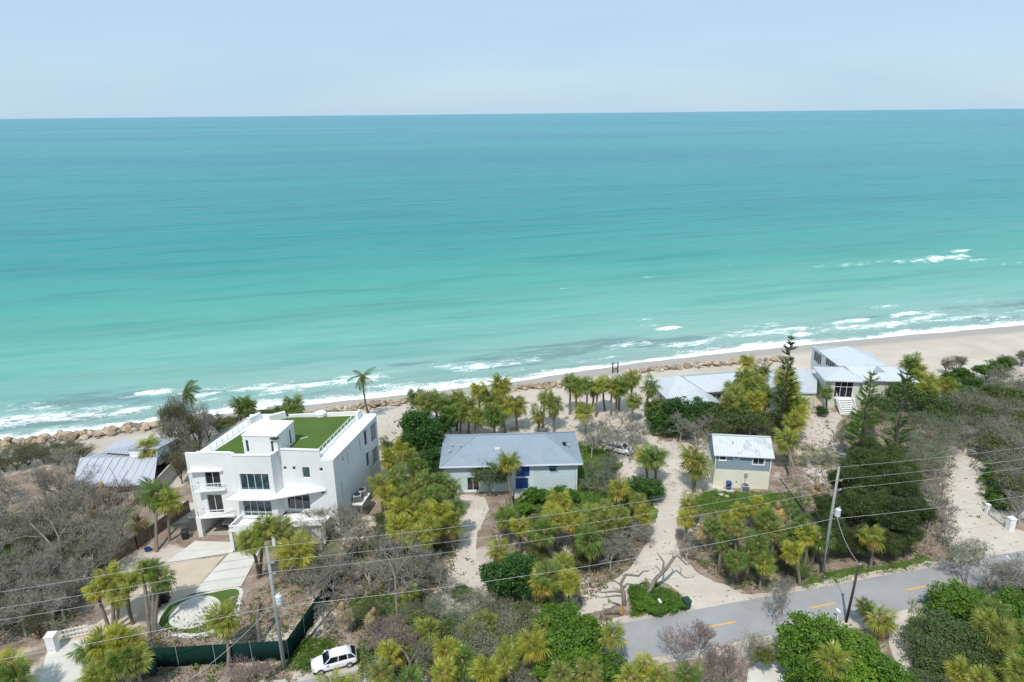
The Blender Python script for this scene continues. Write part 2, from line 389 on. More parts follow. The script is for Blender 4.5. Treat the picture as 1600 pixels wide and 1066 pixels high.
def groundmat():
    m = N('island_ground'); p = m.pos()
    def at(n): return m.n('Attribute', attribute_name=n).outputs['Fac']
    n1 = m.noise(p, .5, 6, .65); n2 = m.noise(p, 3.5, 5, .7); n3 = m.noise(p, .12, 4)
    lit = m.ramp(n1, [(.28, (.17, .12, .085)), (.5, (.28, .215, .165)), (.72, (.40, .33, .27))])
    lit = m.mix(m.math('MULTIPLY', m.sstep(n2, .45, .7), .6), lit, (.13, .095, .07))
    snd = m.ramp(n3, [(.3, (.46, .395, .33)), (.7, (.565, .50, .43))])
    snd = m.mix(m.math('MULTIPLY', m.sstep(n2, .55, .8), .3), snd, (.30, .24, .185))
    gr = m.ramp(n1, [(.3, (.045, .10, .015)), (.7, (.12, .17, .03))])
    gr = m.mix(m.math('MULTIPLY', m.sstep(n2, .5, .75), .5), gr, (.22, .19, .10))
    sm = m.sstep(m.math('ADD', at('sand'), m.math('MULTIPLY', m.math('SUBTRACT', n1, .5), .9)), .35, .65)
    gm = m.sstep(m.math('ADD', at('grass'), m.math('MULTIPLY', m.math('SUBTRACT', n1, .5), 1.0)), .45, .75)
    k = m.mix(sm, lit, snd); k = m.mix(gm, k, gr)
    wet = m.sstep(m.math('ADD', at('shore'), m.math('MULTIPLY', m.math('SUBTRACT', n3, .5), 5)), -8.5, -4.5)
    k = m.mix(wet, k, (.385, .335, .29))
    m.col(k); m.l(m.math('SUBTRACT', .95, m.math('MULTIPLY', wet, .45)), m.b.inputs['Roughness'])
    m.bump(m.math('ADD', n2, m.math('MULTIPLY', n1, 2)), .45, .15); return m.m
me.materials.append(groundmat())
tag(link('ground', me), kind='structure')

# the sea: one sheet from the swash to the horizon
sx = axis((-110, 240), 1.0, [-70000, -30000, -12000, -5000, -2500, -1200, -700, -450, -300, -200, -150], [280, 350, 500, 800, 1300, 2600, 5000, 12000, 30000, 70000])
st = np.array([-7+.5*i for i in range(90)] + list(38+np.cumsum(np.linspace(.6, 3.2, 110))) + list(np.geomspace(262, 70000, 46)))
X, Y, T, Fq = sheet(sx, st, None)
s_al = X/CT
nearw = np.clip((260-T)/200, 0, 1)*(np.abs(X) < 260)
Z = SEA + nearw*(.34*(fbm(s_al/34, T/7.5, 7, 2)-.5) + .14*(fbm(s_al/9, T/3, 8, 2)-.5))
Z = np.where(T < 5, SEA+.05+(Z-SEA)*np.clip(T/5, 0, 1)**1, Z)
run = 1.6*(fbm(s_al/13, s_al*0+3, 31, 3)-.5)*3           # ragged swash edge
Z = Z - np.where(T < -2.2+run, 3.0*np.clip((-2.2+run-T), 0, 1.2), 0)
foam = np.zeros_like(X)
sw = np.clip(1-np.abs(T-(.2+run))/(3.2+4.0*fbm(s_al/17, s_al*0, 33, 2)), 0, 1)
foam = np.maximum(foam, 1.15*sw)
foam = np.maximum(foam, .74*np.clip(1-np.abs(T-7-6*fbm(s_al/20, s_al*0, 35, 2))/6.5, 0, 1)*np.clip((fbm(s_al/11, T/4, 36, 3)-.38)*4, 0, 1))
for (px, py, L, Wd, k) in ((15, 655, 9, 3.0, .9), (60, 640, 8, 1.8, .55), (45, 630, 6, 2.5, .5), (245, 614, 5, 1.1, 1.0), (225, 618, 5, .9, .7), (470, 606, 11, 1.5, 1.0), (520, 599, 7, 1.3, .9), (440, 612, 8, 1.3, .7), (600, 603, 8, 2.2, .7),
        (560, 618, 9, 2, .6), (640, 606, 9, 1.5, .6), (1045, 514, 4.5, 1.3, 1.1), (1015, 508, 3.5, 1.4, .75), (1005, 500, 3, 1.5, .55), (978, 537, 7, 2.4, .75), (1200, 521, 9, 2.2, .8), (1190, 508, 6, 2.6, .7), (1250, 523, 5, 1.2, 1.05),
        (1330, 502, 8, 1.2, 1.0), (1275, 513, 3, .8, .9), (1420, 491, 10, 1.3, 1.0), (1385, 480, 8, 2.0, .65), (1500, 497, 16, 2.4, .72), (1560, 497, 13, 2.0, .7), (1590, 485, 8, 1.5, .6),
        (1470, 404, 17, 4.5, 1.0), (1500, 393, 8, 2.2, 1.0), (1430, 408, 14, 3.0, .7), (1525, 406, 9, 2, .75), (1330, 412, 20, 5, .52), (1575, 412, 14, 1.5, .5), (1013, 432, 5, 1.5, .55), (1137, 414, 4, 1.0, .5), (890, 450, 5, .8, .45), (830, 590, 14, 1.6, .7), (700, 603, 12, 1.6, .75), (1100, 546, 10, 1.5, .7), (1520, 470, 8, 1.6, .5)):
    c = P(px, py, SEA); a = math.radians(15.5); du = (X-c.x)*math.cos(a)+(Y-c.y)*math.sin(a); dv = -(X-c.x)*math.sin(a)+(Y-c.y)*math.cos(a)
    dv = dv + 1.2*Wd*(fbm(du/7, du*0+px, 51, 3)-.5)
    g = .80*k*np.exp(-np.abs(du/L)**3)*np.exp(-(dv/Wd)**2)
    foam = np.maximum(foam, g*np.clip(.15+1.6*fbm(du/3.0, dv/.9, 61+px % 7, 3), 0, 1.15))
    Z = Z + np.where(k > .9, .45*np.exp(-(du/L)**2)*np.exp(-((dv-.8)/(Wd*.8))**2), 0)
weed = np.clip((fbm(s_al/22, T/6, 71, 4)-.46)*4.5, 0, 1)*np.clip((T-2)/4, 0, 1)*np.clip((26-T)/10, 0, 1)
me = fast_mesh('sea', np.stack([X, Y, Z], 1), Fq, [], smooth=True)
set_attr(me, 'foam', foam); set_attr(me, 'weed', weed); set_attr(me, 'off', np.log10(np.clip(T, 0, None)+6)/5)
def seamat():
    m = N('turquoise_sea'); p = m.pos()
    def at(n): return m.n('Attribute', attribute_name=n).outputs['Fac']
    rot = m.n('Mapping'); rot.inputs['Rotation'].default_value = (0, 0, math.radians(-15.5)); m.l(p, rot.inputs[0]); q = rot.outputs[0]
    off = at('off')
    # log10(t+6)/5: 0 m .156, 20 m .283, 80 m .387, 300 m .497, 1 km .60, 5 km .74, 30 km .895
    k = m.ramp(off, [(.156, (.25, .34, .31)), (.25, (.26, .405, .36)), (.34, (.155, .385, .325)), (.40, (.075, .32, .28)), (.47, (.024, .245, .245)), (.56, (.020, .24, .25)), (.66, (.018, .24, .262)), (.78, (.018, .245, .28)), (.92, (.025, .26, .32))])
    big = m.noise(q, .0011, 4, .55, (.45, 1.6, 1))
    k = m.mix(m.math('MULTIPLY', m.sstep(big, .42, .62), m.sstep(off, .45, .62)), k, m.mix(1, k, (.55, .78, .95), 'MULTIPLY'))
    mid = m.noise(q, .016, 5, .6, (.3, 1.5, 1))
    k = m.mix(m.math('MULTIPLY', m.sstep(mid, .42, .7), .40), k, m.mix(1, k, (.55, .74, .80), 'MULTIPLY'))
    strk = m.noise(q, .075, 4, .6, (.22, 1.5, 1))
    k = m.mix(m.math('MULTIPLY', m.sstep(strk, .48, .70), .55), k, m.mix(1, k, (.5, .76, .80), 'MULTIPLY'))
    wd = m.noise(q, .30, 5, .65, (.35, 1.5, 1))
    wm = m.sstep(m.math('ADD', at('weed'), m.math('MULTIPLY', m.math('SUBTRACT', wd, .5), 2.6)), .45, 1.1)
    k = m.mix(m.math('MULTIPLY', wm, .62), k, (.12, .19, .205))
    f1 = m.noise(q, .55, 5, .65, (.55, 1.3, 1)); f2 = m.noise(q, 2.2, 3, .6)
    fv = m.math('ADD', at('foam'), m.math('ADD', m.math('MULTIPLY', m.math('SUBTRACT', f1, .5), 1.7), m.math('MULTIPLY', m.math('SUBTRACT', f2, .5), .9)))
    fm = m.math('MULTIPLY', m.sstep(fv, .30, .95), m.sstep(at('foam'), .05, .25))
    k = m.mix(fm, k, (.86, .87, .86)); m.col(k)
    m.l(m.math('ADD', .22, m.math('MULTIPLY', fm, .5)), m.b.inputs['Roughness'])
    m.b.inputs['IOR'].default_value = 1.33; m.b.inputs['Specular IOR Level'].default_value = .05
    b1 = m.noise(q, .15, 5, .62, (.45, 1.5, 1)); b2 = m.noise(q, .045, 3, .5, (.28, 1.6, 1))
    h = m.math('ADD', m.math('MULTIPLY', b1, 1.0), m.math('MULTIPLY', b2, 2.8))
    m.bump(m.math('ADD', h, m.math('MULTIPLY', fm, .1)), .75, .9); return m.m
me.materials.append(seamat())
tag(link('sea', me), kind='structure')

def ragged(poly, amp=.25, step=.35, seed=0):
    out = []; n = len(poly)
    for i in range(n):
        a = Vector(poly[i][:2]); b = Vector(poly[(i+1) % n][:2]); L = (b-a).length; k = max(1, int(L/step)); nn = Vector((-(b-a).y, (b-a).x))/max(L, 1e-6)
        for j in range(k):
            q = a.lerp(b, j/k); q = q+nn*amp*2*(float(fbm(q.x*.9, q.y*.9, seed+3, 3))-.5)
            out.append((q.x, q.y))
    return out
def smooth_poly(pts, it=2):
    for _ in range(it):
        pts = [q for i in range(len(pts)) for q in ((tuple(Vector(pts[i])*.75+Vector(pts[(i+1) % len(pts)])*.25)), tuple(Vector(pts[i])*.25+Vector(pts[(i+1) % len(pts)])*.75))]
    return pts
def flat(name, poly, z, mat, kind='structure', thick=0.0, parent=None):
    bm = bmesh.new(); f = bm.faces.new([bm.verts.new((x, y, z)) for x, y in poly])
    if f.normal.z < 0: f.normal_flip()
    bm.normal_update()
    if f.normal.z < 0: bmesh.ops.reverse_faces(bm, faces=[f])
    if thick:
        r = bmesh.ops.extrude_face_region(bm, geom=[f]); vsn = [v for v in r['geom'] if isinstance(v, bmesh.types.BMVert)]
        bmesh.ops.translate(bm, verts=vsn, vec=(0, 0, thick)); bmesh.ops.recalc_face_normals(bm, faces=bm.faces[:])
    else: bmesh.ops.triangulate(bm, faces=bm.faces[:])
    me = bpy.data.meshes.new(name); bm.to_mesh(me); bm.free(); me.materials.append(mat)
    o = link(name, me, parent)
    return tag(o, kind=kind) if not parent else o
# road, parallel to the shore
def road_pt(u, off): return (20.53+u*.9744-off*.2250, 59.22+u*.2250+off*.9744)
road = [road_pt(-75+3*i, 2.68+.06*math.sin(i)) for i in range(65)] + [road_pt(-75+3*i, -2.68+.06*math.sin(i*1.7)) for i in range(64, -1, -1)]
flat('road', ragged(road, .07, .35, 9), .030, M['asphalt'])
shoulder = ragged([road_pt(-75, 3.5), road_pt(120, 3.5), road_pt(120, -3.9), road_pt(-75, -3.9)], .7, .5, 5)
flat('road_shoulder', shoulder, .012, M['sand'])
for k in range(-5, 9):
    u0 = k*12.3
    flat('lane_marking', [road_pt(u0, .02), road_pt(u0+3.2, .02), road_pt(u0+3.2, -.14), road_pt(u0, -.14)], .036, M['yellow'])
def path(name, px, mat, z=.02, amp=.3, seed=1, sm=2): return flat(name, ragged(smooth_poly(PX(px), sm), amp, .3, seed), z, mat)
path('sand_driveway', [(1028, 690), (1066, 690), (1068, 760), (1060, 800), (1055, 850), (1070, 880), (1110, 908), (1190, 932), (1160, 944), (1085, 962), (1060, 925), (1030, 905), (1000, 925), (960, 950), (905, 962), (905, 940), (930, 918), (965, 905), (990, 880), (1012, 850), (1030, 800), (1033, 750)], M['shell'], .022, .35, 3)
path('sand_driveway', [(695, 775), (757, 772), (765, 800), (745, 830), (742, 870), (770, 905), (750, 950), (700, 965), (655, 955), (690, 915), (708, 870), (715, 830), (712, 800)], M['shell'], .022, .35, 4)
path('sand_driveway', [(1488, 690), (1550, 690), (1540, 740), (1535, 790), (1575, 825), (1640, 838), (1640, 880), (1500, 912), (1470, 900), (1500, 860), (1488, 800), (1476, 740)], M['shell'], .022, .4, 5)
path('shell_path', [(1395, 958), (1450, 945), (1440, 985), (1440, 1020), (1460, 1066), (1475, 1100), (1420, 1100), (1400, 1040), (1385, 1000)], M['shell'], .022, .25, 6)
path('concrete_driveway', [(1170, 1030), (1262, 1022), (1265, 1100), (1165, 1100)], M['concrete'], .04, .08, 7, 1)
path('concrete_driveway', [(82, 990), (135, 985), (130, 1066), (120, 1110), (40, 1110), (60, 1066)], M['concrete'], .04, .06, 8, 1)
path('shell_path', [(575, 1040), (665, 1032), (670, 1066), (660, 1100), (560, 1100)], M['concrete'], .04, .2, 9, 1)
# forecourt of the white house
flat('paver_drive', ragged(PX([(254, 884), (351, 869), (299, 929), (264, 943), (250, 962), (205, 985), (145, 1000), (82, 1003), (80, 990), (150, 975), (195, 945)]), .04, .5, 2), .045, M['paver'])
def slabs(px, n, name):
    a, b, c, d = [Vector(P(*q, 0)) for q in px]    # left far, right far, right near, left near
    for i in range(n):
        s0, s1 = i/n+.006, (i+1)/n-.006
        flat(name, [tuple(a.lerp(d, s0))[:2], tuple(b.lerp(c, s0))[:2], tuple(b.lerp(c, s1))[:2], tuple(a.lerp(d, s1))[:2]], .05, M['concrete'], thick=.05)
slabs([(359, 865), (408, 858), (377, 917), (299, 929)], 4, 'concrete_slab')
slabs([(305, 846), (366, 848), (364, 864), (258, 881)], 2, 'concrete_slab')
flat('kerb_path', ragged(smooth_poly(PX([(262, 940), (333, 923), (383, 914), (375, 947), (370, 972), (330, 997), (286, 998), (240, 988), (244, 960)])), .03, .5), .03, M['concrete'])
flat('lawn', smooth_poly(PX([(267, 943), (333, 926), (378, 918), (367, 947), (362, 968), (325, 989), (286, 991), (247, 981), (251, 963)])), .05, M['turf'], thick=.02)
pc = P(305, 957, 0)
patio = thing('round_patio', 'round pale patio of concentric paving rings set in the front lawn', 'patio', (pc.x, pc.y, .06))
rings = [0, .38, .8, 1.22, 1.64, 2.06, 2.62]
for i in range(6):
    n = 1 if i == 0 else max(6, int(rings[i+1]*6.28/1.1)); 
    for k in range(n):
        mb = MB(); a0, a1 = 2*math.pi*k/n+.008/(i+.3), 2*math.pi*(k+1)/n-.008/(i+.3); r0, r1 = rings[i]+.015, rings[i+1]-.015
        if n == 1: mb.prism([(r1*math.cos(2*math.pi*j/16), r1*math.sin(2*math.pi*j/16)) for j in range(16)], 0, .06)
        else: mb.prism([(r1*math.cos(a0+(a1-a0)*j/3), r1*math.sin(a0+(a1-a0)*j/3)) for j in range(4)]+[(r0*math.cos(a1-(a1-a0)*j/3), r0*math.sin(a1-(a1-a0)*j/3)) for j in range(4)], 0, .06+.01*((k*7+i) % 3))
        mb.build('paving_stone', M['concrete'], patio)
mb = MB(); mb.lathe([(2.66, 0), (2.66, .03), (.05, .03)], n=40); mb.build('base', M['concrete'], patio)
# ------------------------------------------------------------------ buildings
def V2(a): return Vector((a[0], a[1]))
def wall(mb, p0, p1, z0, z1, ops=(), t=.28, mi=0):
    "a wall slab from p0 to p1 (outside on the right hand), with real rectangular openings (u0,u1,z0,z1)"
    p0, p1 = V2(p0), V2(p1); L = (p1-p0).length; e = (p1-p0)/L; n = Vector((e.y, -e.x))
    us = sorted({0, L, *[min(max(q, 0), L) for o in ops for q in o[:2]]}); zs = sorted({z0, z1, *[min(max(q, z0), z1) for o in ops for q in o[2:4]]})
    def solid(i, j):
        if i < 0 or j < 0 or i >= len(us)-1 or j >= len(zs)-1: return False
        cu, cz = (us[i]+us[i+1])/2, (zs[j]+zs[j+1])/2
        return not any(o[0] < cu < o[1] and o[2] < cz < o[3] for o in ops)
    def pt(u, z, d): q = p0+e*u-n*d; return (q.x, q.y, z)
    for i in range(len(us)-1):
        for j in range(len(zs)-1):
            if not solid(i, j): continue
            a, b, c, d = us[i], us[i+1], zs[j], zs[j+1]
            mb.add([pt(a, c, 0), pt(b, c, 0), pt(b, d, 0), pt(a, d, 0)], [(0, 1, 2, 3)], mi)
            mb.add([pt(a, c, t), pt(b, c, t), pt(b, d, t), pt(a, d, t)], [(3, 2, 1, 0)], mi)
            for (ii, jj, q) in ((i-1, j, ((a, c), (a, d))), (i+1, j, ((b, d), (b, c))), (i, j-1, ((b, c), (a, c))), (i, j+1, ((a, d), (b, d)))):
                if not solid(ii, jj):
                    (ua, za), (ub, zb) = q
                    mb.add([pt(ua, za, 0), pt(ub, zb, 0), pt(ub, zb, t), pt(ua, za, t)], [(3, 2, 1, 0)], mi)
def window(root, p0, p1, o, nx=1, nz=1, frame='winframe', glass='glass', rec=.12, fw=.06, zsplit=None, name='window', trim=None):
    p0, p1 = V2(p0), V2(p1); e = (p1-p0).normalized(); n = Vector((e.y, -e.x)); u0, u1, z0, z1 = o
    def pt(u, z, d): q = p0+e*u-n*d; return Vector((q.x, q.y, z))
    mb = MB()
    us = [u0+(u1-u0)*k/nx for k in range(nx+1)]; zs = [z0+(z1-z0)*k/nz for k in range(nz+1)]
    if zsplit: zs = [z0, zsplit, z1]
    for k, u in enumerate(us):
        c = u+(fw/2 if k == 0 else -fw/2 if k == nx else 0); mb.bar(pt(c, z0, rec), pt(c, z1, rec), fw, .09)
    for k, z in enumerate(zs):
        c = z+(fw/2 if k == 0 else -fw/2 if k == len(zs)-1 else 0); mb.bar(pt(u0+fw, c, rec+.004), pt(u1-fw, c, rec+.004), .085, fw)
    if trim:
        for (a, b, wd) in (((u0-trim/2, z0-trim), (u0-trim/2, z1+trim), 0), ((u1+trim/2, z0-trim), (u1+trim/2, z1+trim), 0)): mb.bar(pt(*a, -.02), pt(*b, -.02), trim, .08)
        for z in (z0-trim/2, z1+trim/2): mb.bar(pt(u0, z, -.02), pt(u1, z, -.02), .08, trim)
    w = mb.build(name, M[frame], root, world=True)
    for i in range(nx):
        for j in range(len(zs)-1):
            g = MB(); a, b, c, d = us[i]+fw*.4, us[i+1]-fw*.4, zs[j]+fw*.4, zs[j+1]-fw*.4
            g.add([pt(a, c, rec+.02), pt(b, c, rec+.02), pt(b, d, rec+.02), pt(a, d, rec+.02), pt(a, c, rec+.045), pt(b, c, rec+.045), pt(b, d, rec+.045), pt(a, d, rec+.045)], [(0, 1, 2, 3), (7, 6, 5, 4), (0, 4, 5, 1), (1, 5, 6, 2), (2, 6, 7, 3), (3, 7, 4, 0)])
            q = g.mesh('pane', M[glass]); ob = link('pane', q, w); ob.matrix_parent_inverse = Matrix.Identity(4)
    return w
def roof_faces(name, faces, mat, root, t=.14, ribs=None, ribm=None):
    "sloped roof planes with thickness; faces are lists of world points; ribs = spacing of standing seams"
    mb = MB()
    for f in faces:
        f = [Vector(q) for q in f]; nrm = (f[1]-f[0]).cross(f[2]-f[0]).normalized()
        if nrm.z < 0: f = f[::-1]; nrm = -nrm
        k = len(f); dn = Vector((0, 0, -t))
        mb.add(f+[q+dn for q in f], [tuple(range(k)), tuple(range(k, 2*k))[::-1]]+[(i, k+i, k+(i+1) % k, (i+1) % k) for i in range(k)])
        if ribs:
            ax = Vector((0, 0, 1)).cross(nrm)
            if ax.length < 1e-4: continue
            ax.normalize(); up = nrm.cross(ax).normalized()
            cs = [((q-f[0]).dot(ax), (q-f[0]).dot(up)) for q in f]; lo, hi = min(c[0] for c in cs), max(c[0] for c in cs)
            u = lo+ribs/2
            while u < hi:
                ys = []
                for i in range(k):
                    (a0, b0), (a1, b1) = cs[i], cs[(i+1) % k]
                    if (a0-u)*(a1-u) < 0: ys.append(b0+(b1-b0)*(u-a0)/(a1-a0))
                if len(ys) >= 2:
                    ys.sort(); o = f[0]+ax*u+nrm*.03; mb.bar(o+up*ys[0], o+up*ys[-1], .05, .06)
                u += ribs
    return mb.build(name, M[mat] if isinstance(mat, str) else mat, root, world=True)
def wpart(root, name, mat, fn, bev=0):
    mb = MB(); fn(mb); o = mb.build(name, M[mat], root, world=True)
    if bev: bevel(o, bev)
    return o

# ---- white modern house
A = (-41.15, 76.83); A2 = (-35.3, 76.55); C1 = (-34.75, 75.95); C2 = (-30.07, 75.80); R1 = (-29.6, 77.5); Bc = (-22.72, 76.88); Dc = (-19.71, 90.23); Lb = (-37.9, 89.2)
wh = thing('modern_house', 'white cubic modern house with a turf roof terrace and carport', 'house', (-31, 82, 0))
garage = (.75, 5.0, -.1, 2.75)
def _w(mb):
    wall(mb, A, A2, 0, 12.0, [garage, (2.05, 4.05, 7.15, 9.5), (1.85, 3.85, 3.4, 6.1)])
    wall(mb, A2, C1, 3.1, 12.0)
    wall(mb, C1, C2, 3.1, 12.0, [(.42, 4.1, 7.18, 9.5), (.30, 3.95, 3.4, 6.0)])
    wall(mb, C2, R1, 3.1, 12.0)
    wall(mb, R1, Bc, 0, 10.7, [(.3, .75, 9.15, 9.65), (1.5, 1.95, 9.15, 9.7), (5.05, 5.5, 9.1, 9.65), (2.75, 3.75, 8.1, 9.65), (4.9, 5.35, 5.84, 6.37), (.25, 3.3, 3.45, 5.85)])
    wall(mb, R1, (-24.35, 77.03), 10.703, 12.0)
    wall(mb, Bc, Dc, 0, 10.7, [(2.45, 2.85, 9.15, 9.9), (3.85, 4.15, 8.0, 9.8), (7.6, 7.95, 8.0, 9.85), (9.25, 10.2, 7.95, 10.3), (9.25, 10.3, 4.6, 6.9), (1.5, 1.8, 4.0, 6.8), (11.4, 13.2, 7.4, 10.1), (11.4, 13.2, 3.6, 6.3)])
    wall(mb, Dc, Lb, 0, 11.1, [(1, 4, 7.4, 10), (6, 10, 7.4, 10), (12, 16, 7.4, 10)])
    wall(mb, Lb, A, 0, 11.2, [(4, 5, 7.5, 9.5), (8, 9, 7.5, 9.5)])
wpart(wh, 'wall', 'stucco', _w)
wpart(wh, 'floor_slab', 'stucco', lambda mb: (mb.prism([(-40.85, 77.15), (-35.0, 76.85), (-34.5, 76.3), (-30.3, 76.1), (-29.75, 77.85), (-23.05, 77.2), (-20.05, 89.9), (-37.75, 88.9)], 2.85, 3.15), mb.prism([(-40.85, 77.15), (-35.0, 76.85), (-34.5, 76.3), (-30.3, 76.1), (-29.75, 77.85), (-23.05, 77.2), (-20.05, 89.9), (-37.75, 88.9)], 6.35, 6.65)))
wpart(wh, 'carport_floor', 'floor', lambda mb: mb.prism([(-40.8, 76.9), (-35.6, 76.7), (-29.8, 77.7), (-23.1, 77.3), (-20.2, 89.8), (-37.8, 88.9)], 0, .06))
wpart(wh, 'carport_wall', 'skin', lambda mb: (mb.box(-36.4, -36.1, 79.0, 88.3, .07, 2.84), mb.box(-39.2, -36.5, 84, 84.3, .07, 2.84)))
# roof terrace
wpart(wh, 'roof', 'roofwhite', lambda mb: (mb.prism([(-41.1, 77.1), (-38.9, 77.0), (-36.0, 88.9), (-37.85, 88.95)], 10.95, 11.2), mb.prism([(-24.45, 77.1), (-22.6, 76.9), (-19.6, 90.3), (-21.9, 90.2)], 10.70, 10.90), mb.prism([(-38.9, 76.98), (-35.3, 76.85), (-34.6, 76.3), (-30.3, 76.1), (-29.7, 77.8), (-24.45, 77.3), (-21.9, 90.05), (-36.0, 88.9)], 10.90, 11.12)))
wpart(wh, 'roof_lawn', 'turf', lambda mb: mb.prism([(-38.6, 78.2), (-35.2, 78.1), (-29.4, 78.2), (-24.75, 77.8), (-22.35, 89.3), (-32.0, 88.8), (-35.9, 86.8)], 11.125, 11.19))
for a_, b_ in (((-39.75, 76.97), (-35.36, 76.71)), ((-35.28, 76.66), (-34.74, 76.16)), ((-34.9, 76.10), (-30.0, 75.95)), ((-30.03, 76.18), (-29.66, 77.43)), ((-29.75, 77.65), (-24.4, 77.17))):
    wpart(wh, 'parapet_coping', 'stucco', lambda mb: mb.bar((*a_, 12.062), (*b_, 12.062), .42, .12))
for a_, b_, w_, h_ in (((-37.4, 88.9, 11.45), (-32.3, 89.0, 11.45), .3, .5), ((-31.9, 89.0, 11.4), (-22.0, 89.9, 11.4), .3, .4), ((-36.75, 86.9, 11.62), (-35.9, 88.7, 11.62), .5, .95), ((-34.1, 87.5, 11.7), (-32.3, 88.8, 11.7), .45, 1.0), ((-22.05, 88.3, 11.5), (-21.85, 89.6, 11.5), .3, 1.1)):
    wpart(wh, 'parapet', 'stucco', lambda mb: mb.bar(a_, b_, w_, h_))
wpart(wh, 'roof_vent', 'white', lambda mb: mb.lathe([(.75, 0), (.8, .5), (.62, .62), (.05, .66)], (-27.4, 89.2, 11.3), 14))
wpart(wh, 'roof_pipe', 'white', lambda mb: mb.bar((-35.8, 81.5, 11.23), (-34.3, 82.2, 11.23), .06, .06)); wpart(wh, 'roof_pipe', 'white', lambda mb: mb.bar((-28.3, 82.0, 11.23), (-27.4, 82.6, 11.23), .06, .06))
tw = [(-33.92, 77.46), (-29.5, 77.18), (-28.71, 81.46), (-33.17, 81.76)]
def _tower(mb):
    wall(mb, tw[0], tw[1], 11.15, 14.0, [(.28, .72, 11.75, 13.45), (3.5, 3.92, 11.75, 13.4)], .2)
    wall(mb, tw[1], tw[2], 11.15, 14.0, [(3.0, 3.5, 11.3, 13.35)], .2); wall(mb, tw[2], tw[3], 11.15, 14.0, (), .2); wall(mb, tw[3], tw[0], 11.15, 14.0, (), .2)
wpart(wh, 'stair_tower', 'stucco', _tower)
wpart(wh, 'stair_tower_roof', 'roofwhite', lambda mb: mb.prism([(-34.0, 77.38), (-29.43, 77.1), (-28.62, 81.53), (-33.24, 81.84)], 14.0, 14.14))
window(wh, tw[0], tw[1], (.28, .72, 11.75, 13.45), rec=.06); window(wh, tw[0], tw[1], (3.5, 3.92, 11.75, 13.4), rec=.06)
window(wh, tw[1], tw[2], (3.0, 3.5, 11.3, 13.35), glass='darkglass', rec=.06, name='door')
wpart(wh, 'tower_lamp_shade', 'black', lambda mb: mb.prism([(-30.3, 76.85), (-29.35, 76.75), (-29.2, 77.3), (-30.2, 77.3)], 13.75, 13.85))
# windows
window(wh, A, A2, (2.05, 4.05, 7.15, 9.5), 2, glass='darkglass', name='sliding_door'); window(wh, A, A2, (1.85, 3.85, 3.4, 6.1), 2, glass='darkglass', name='sliding_door')
window(wh, C1, C2, (.42, 4.1, 7.18, 9.5), 4); window(wh, C1, C2, (.30, 3.95, 3.4, 6.0), 4, zsplit=3.95)
for q in ((.3, .75, 9.15, 9.65), (1.5, 1.95, 9.15, 9.7), (5.05, 5.5, 9.1, 9.65), (4.9, 5.35, 5.84, 6.37)): window(wh, R1, Bc, q, glass='darkglass')
window(wh, R1, Bc, (2.75, 3.75, 8.1, 9.65)); window(wh, R1, Bc, (.25, 3.3, 3.45, 5.85), 3, glass='darkglass', name='sliding_door')
for q in ((2.45, 2.85, 9.15, 9.9), (3.85, 4.15, 8.0, 9.8), (7.6, 7.95, 8.0, 9.85), (9.25, 10.2, 7.95, 10.3), (9.25, 10.3, 4.6, 6.9), (1.5, 1.8, 4.0, 6.8)): window(wh, Bc, Dc, q, glass='darkglass' if q[0] > 9 else 'glass', trim=.1 if q[2] == 4.6 else None)
for q in ((4, 5, 7.5, 9.5), (8, 9, 7.5, 9.5)): window(wh, Lb, A, q)
for q in ((1, 4, 7.4, 10), (6, 10, 7.4, 10), (12, 16, 7.4, 10)): window(wh, Dc, Lb, q, 3)
# awnings: thin tapered canopies
def canopy(pts, z, t=.16, name='awning', slope=0): wpart(wh, name, 'white', lambda mb: mb.prism(pts, z, z+t))
canopy([(-40.7, 76.75), (-40.9, 76.1), (-36.75, 76.3), (-36.6, 76.5)], 9.62)
canopy([(-35.9, 74.6), (-35.0, 76.45), (-34.75, 75.93), (-30.05, 75.76), (-29.6, 77.42), (-24.1, 76.95), (-24.0, 76.75), (-30.6, 74.55)], 6.45)
def balcony(z, x0, x1):
    o = wpart(wh, 'balcony', 'white', lambda mb: mb.prism([(x0+.35, 76.72), (x0, 75.75), (x1, 76.25), (x1, 76.5)], z-.16, z))
    mb = MB()
    for a, b in (((x0+.05, 75.8), (x1, 76.28)), ((x0+.35, 76.7), (x0+.05, 75.8))):
        for h in (.95,): mb.bar((*a, z+h), (*b, z+h), .07, .07)
        n = 5 if a[0] < x0+.2 else 2
        for k in range(n+1):
            q = Vector(a).lerp(Vector(b), k/n); mb.bar((q.x, q.y, z), (q.x, q.y, z+.93), .04, .04)
        for h in (.35, .65): mb.bar((*a, z+h), (*b, z+h), .018, .018)
    r = mb.mesh('balcony_railing', M['white']); link('railing', r, o)
balcony(7.1, -40.4, -36.6); balcony(3.3, -40.3, -35.9)
# roof railing
def railing(root, a, b, z, h, n, mat='white', glassm=None):
    a, b = Vector((*a, z)), Vector((*b, z)); o = None
    mb = MB()
    for hh in (h, h*.5, .12): mb.bar(a+Vector((0, 0, hh)), b+Vector((0, 0, hh)), .06, .06)
    o = mb.build('railing', M[mat], root, world=True)
    for k in range(n+1):
        q = a.lerp(b, k/n); p = MB(); p.bar(q, q+Vector((0, 0, h)), .08, .08); link('post', p.mesh('post', M[mat]), o)
railing(wh, (-24.55, 77.6), (-22.15, 89.2), 10.9, 1.1, 11)
railing(wh, (-38.95, 77.6), (-36.5, 87.6), 11.2, .95, 9)
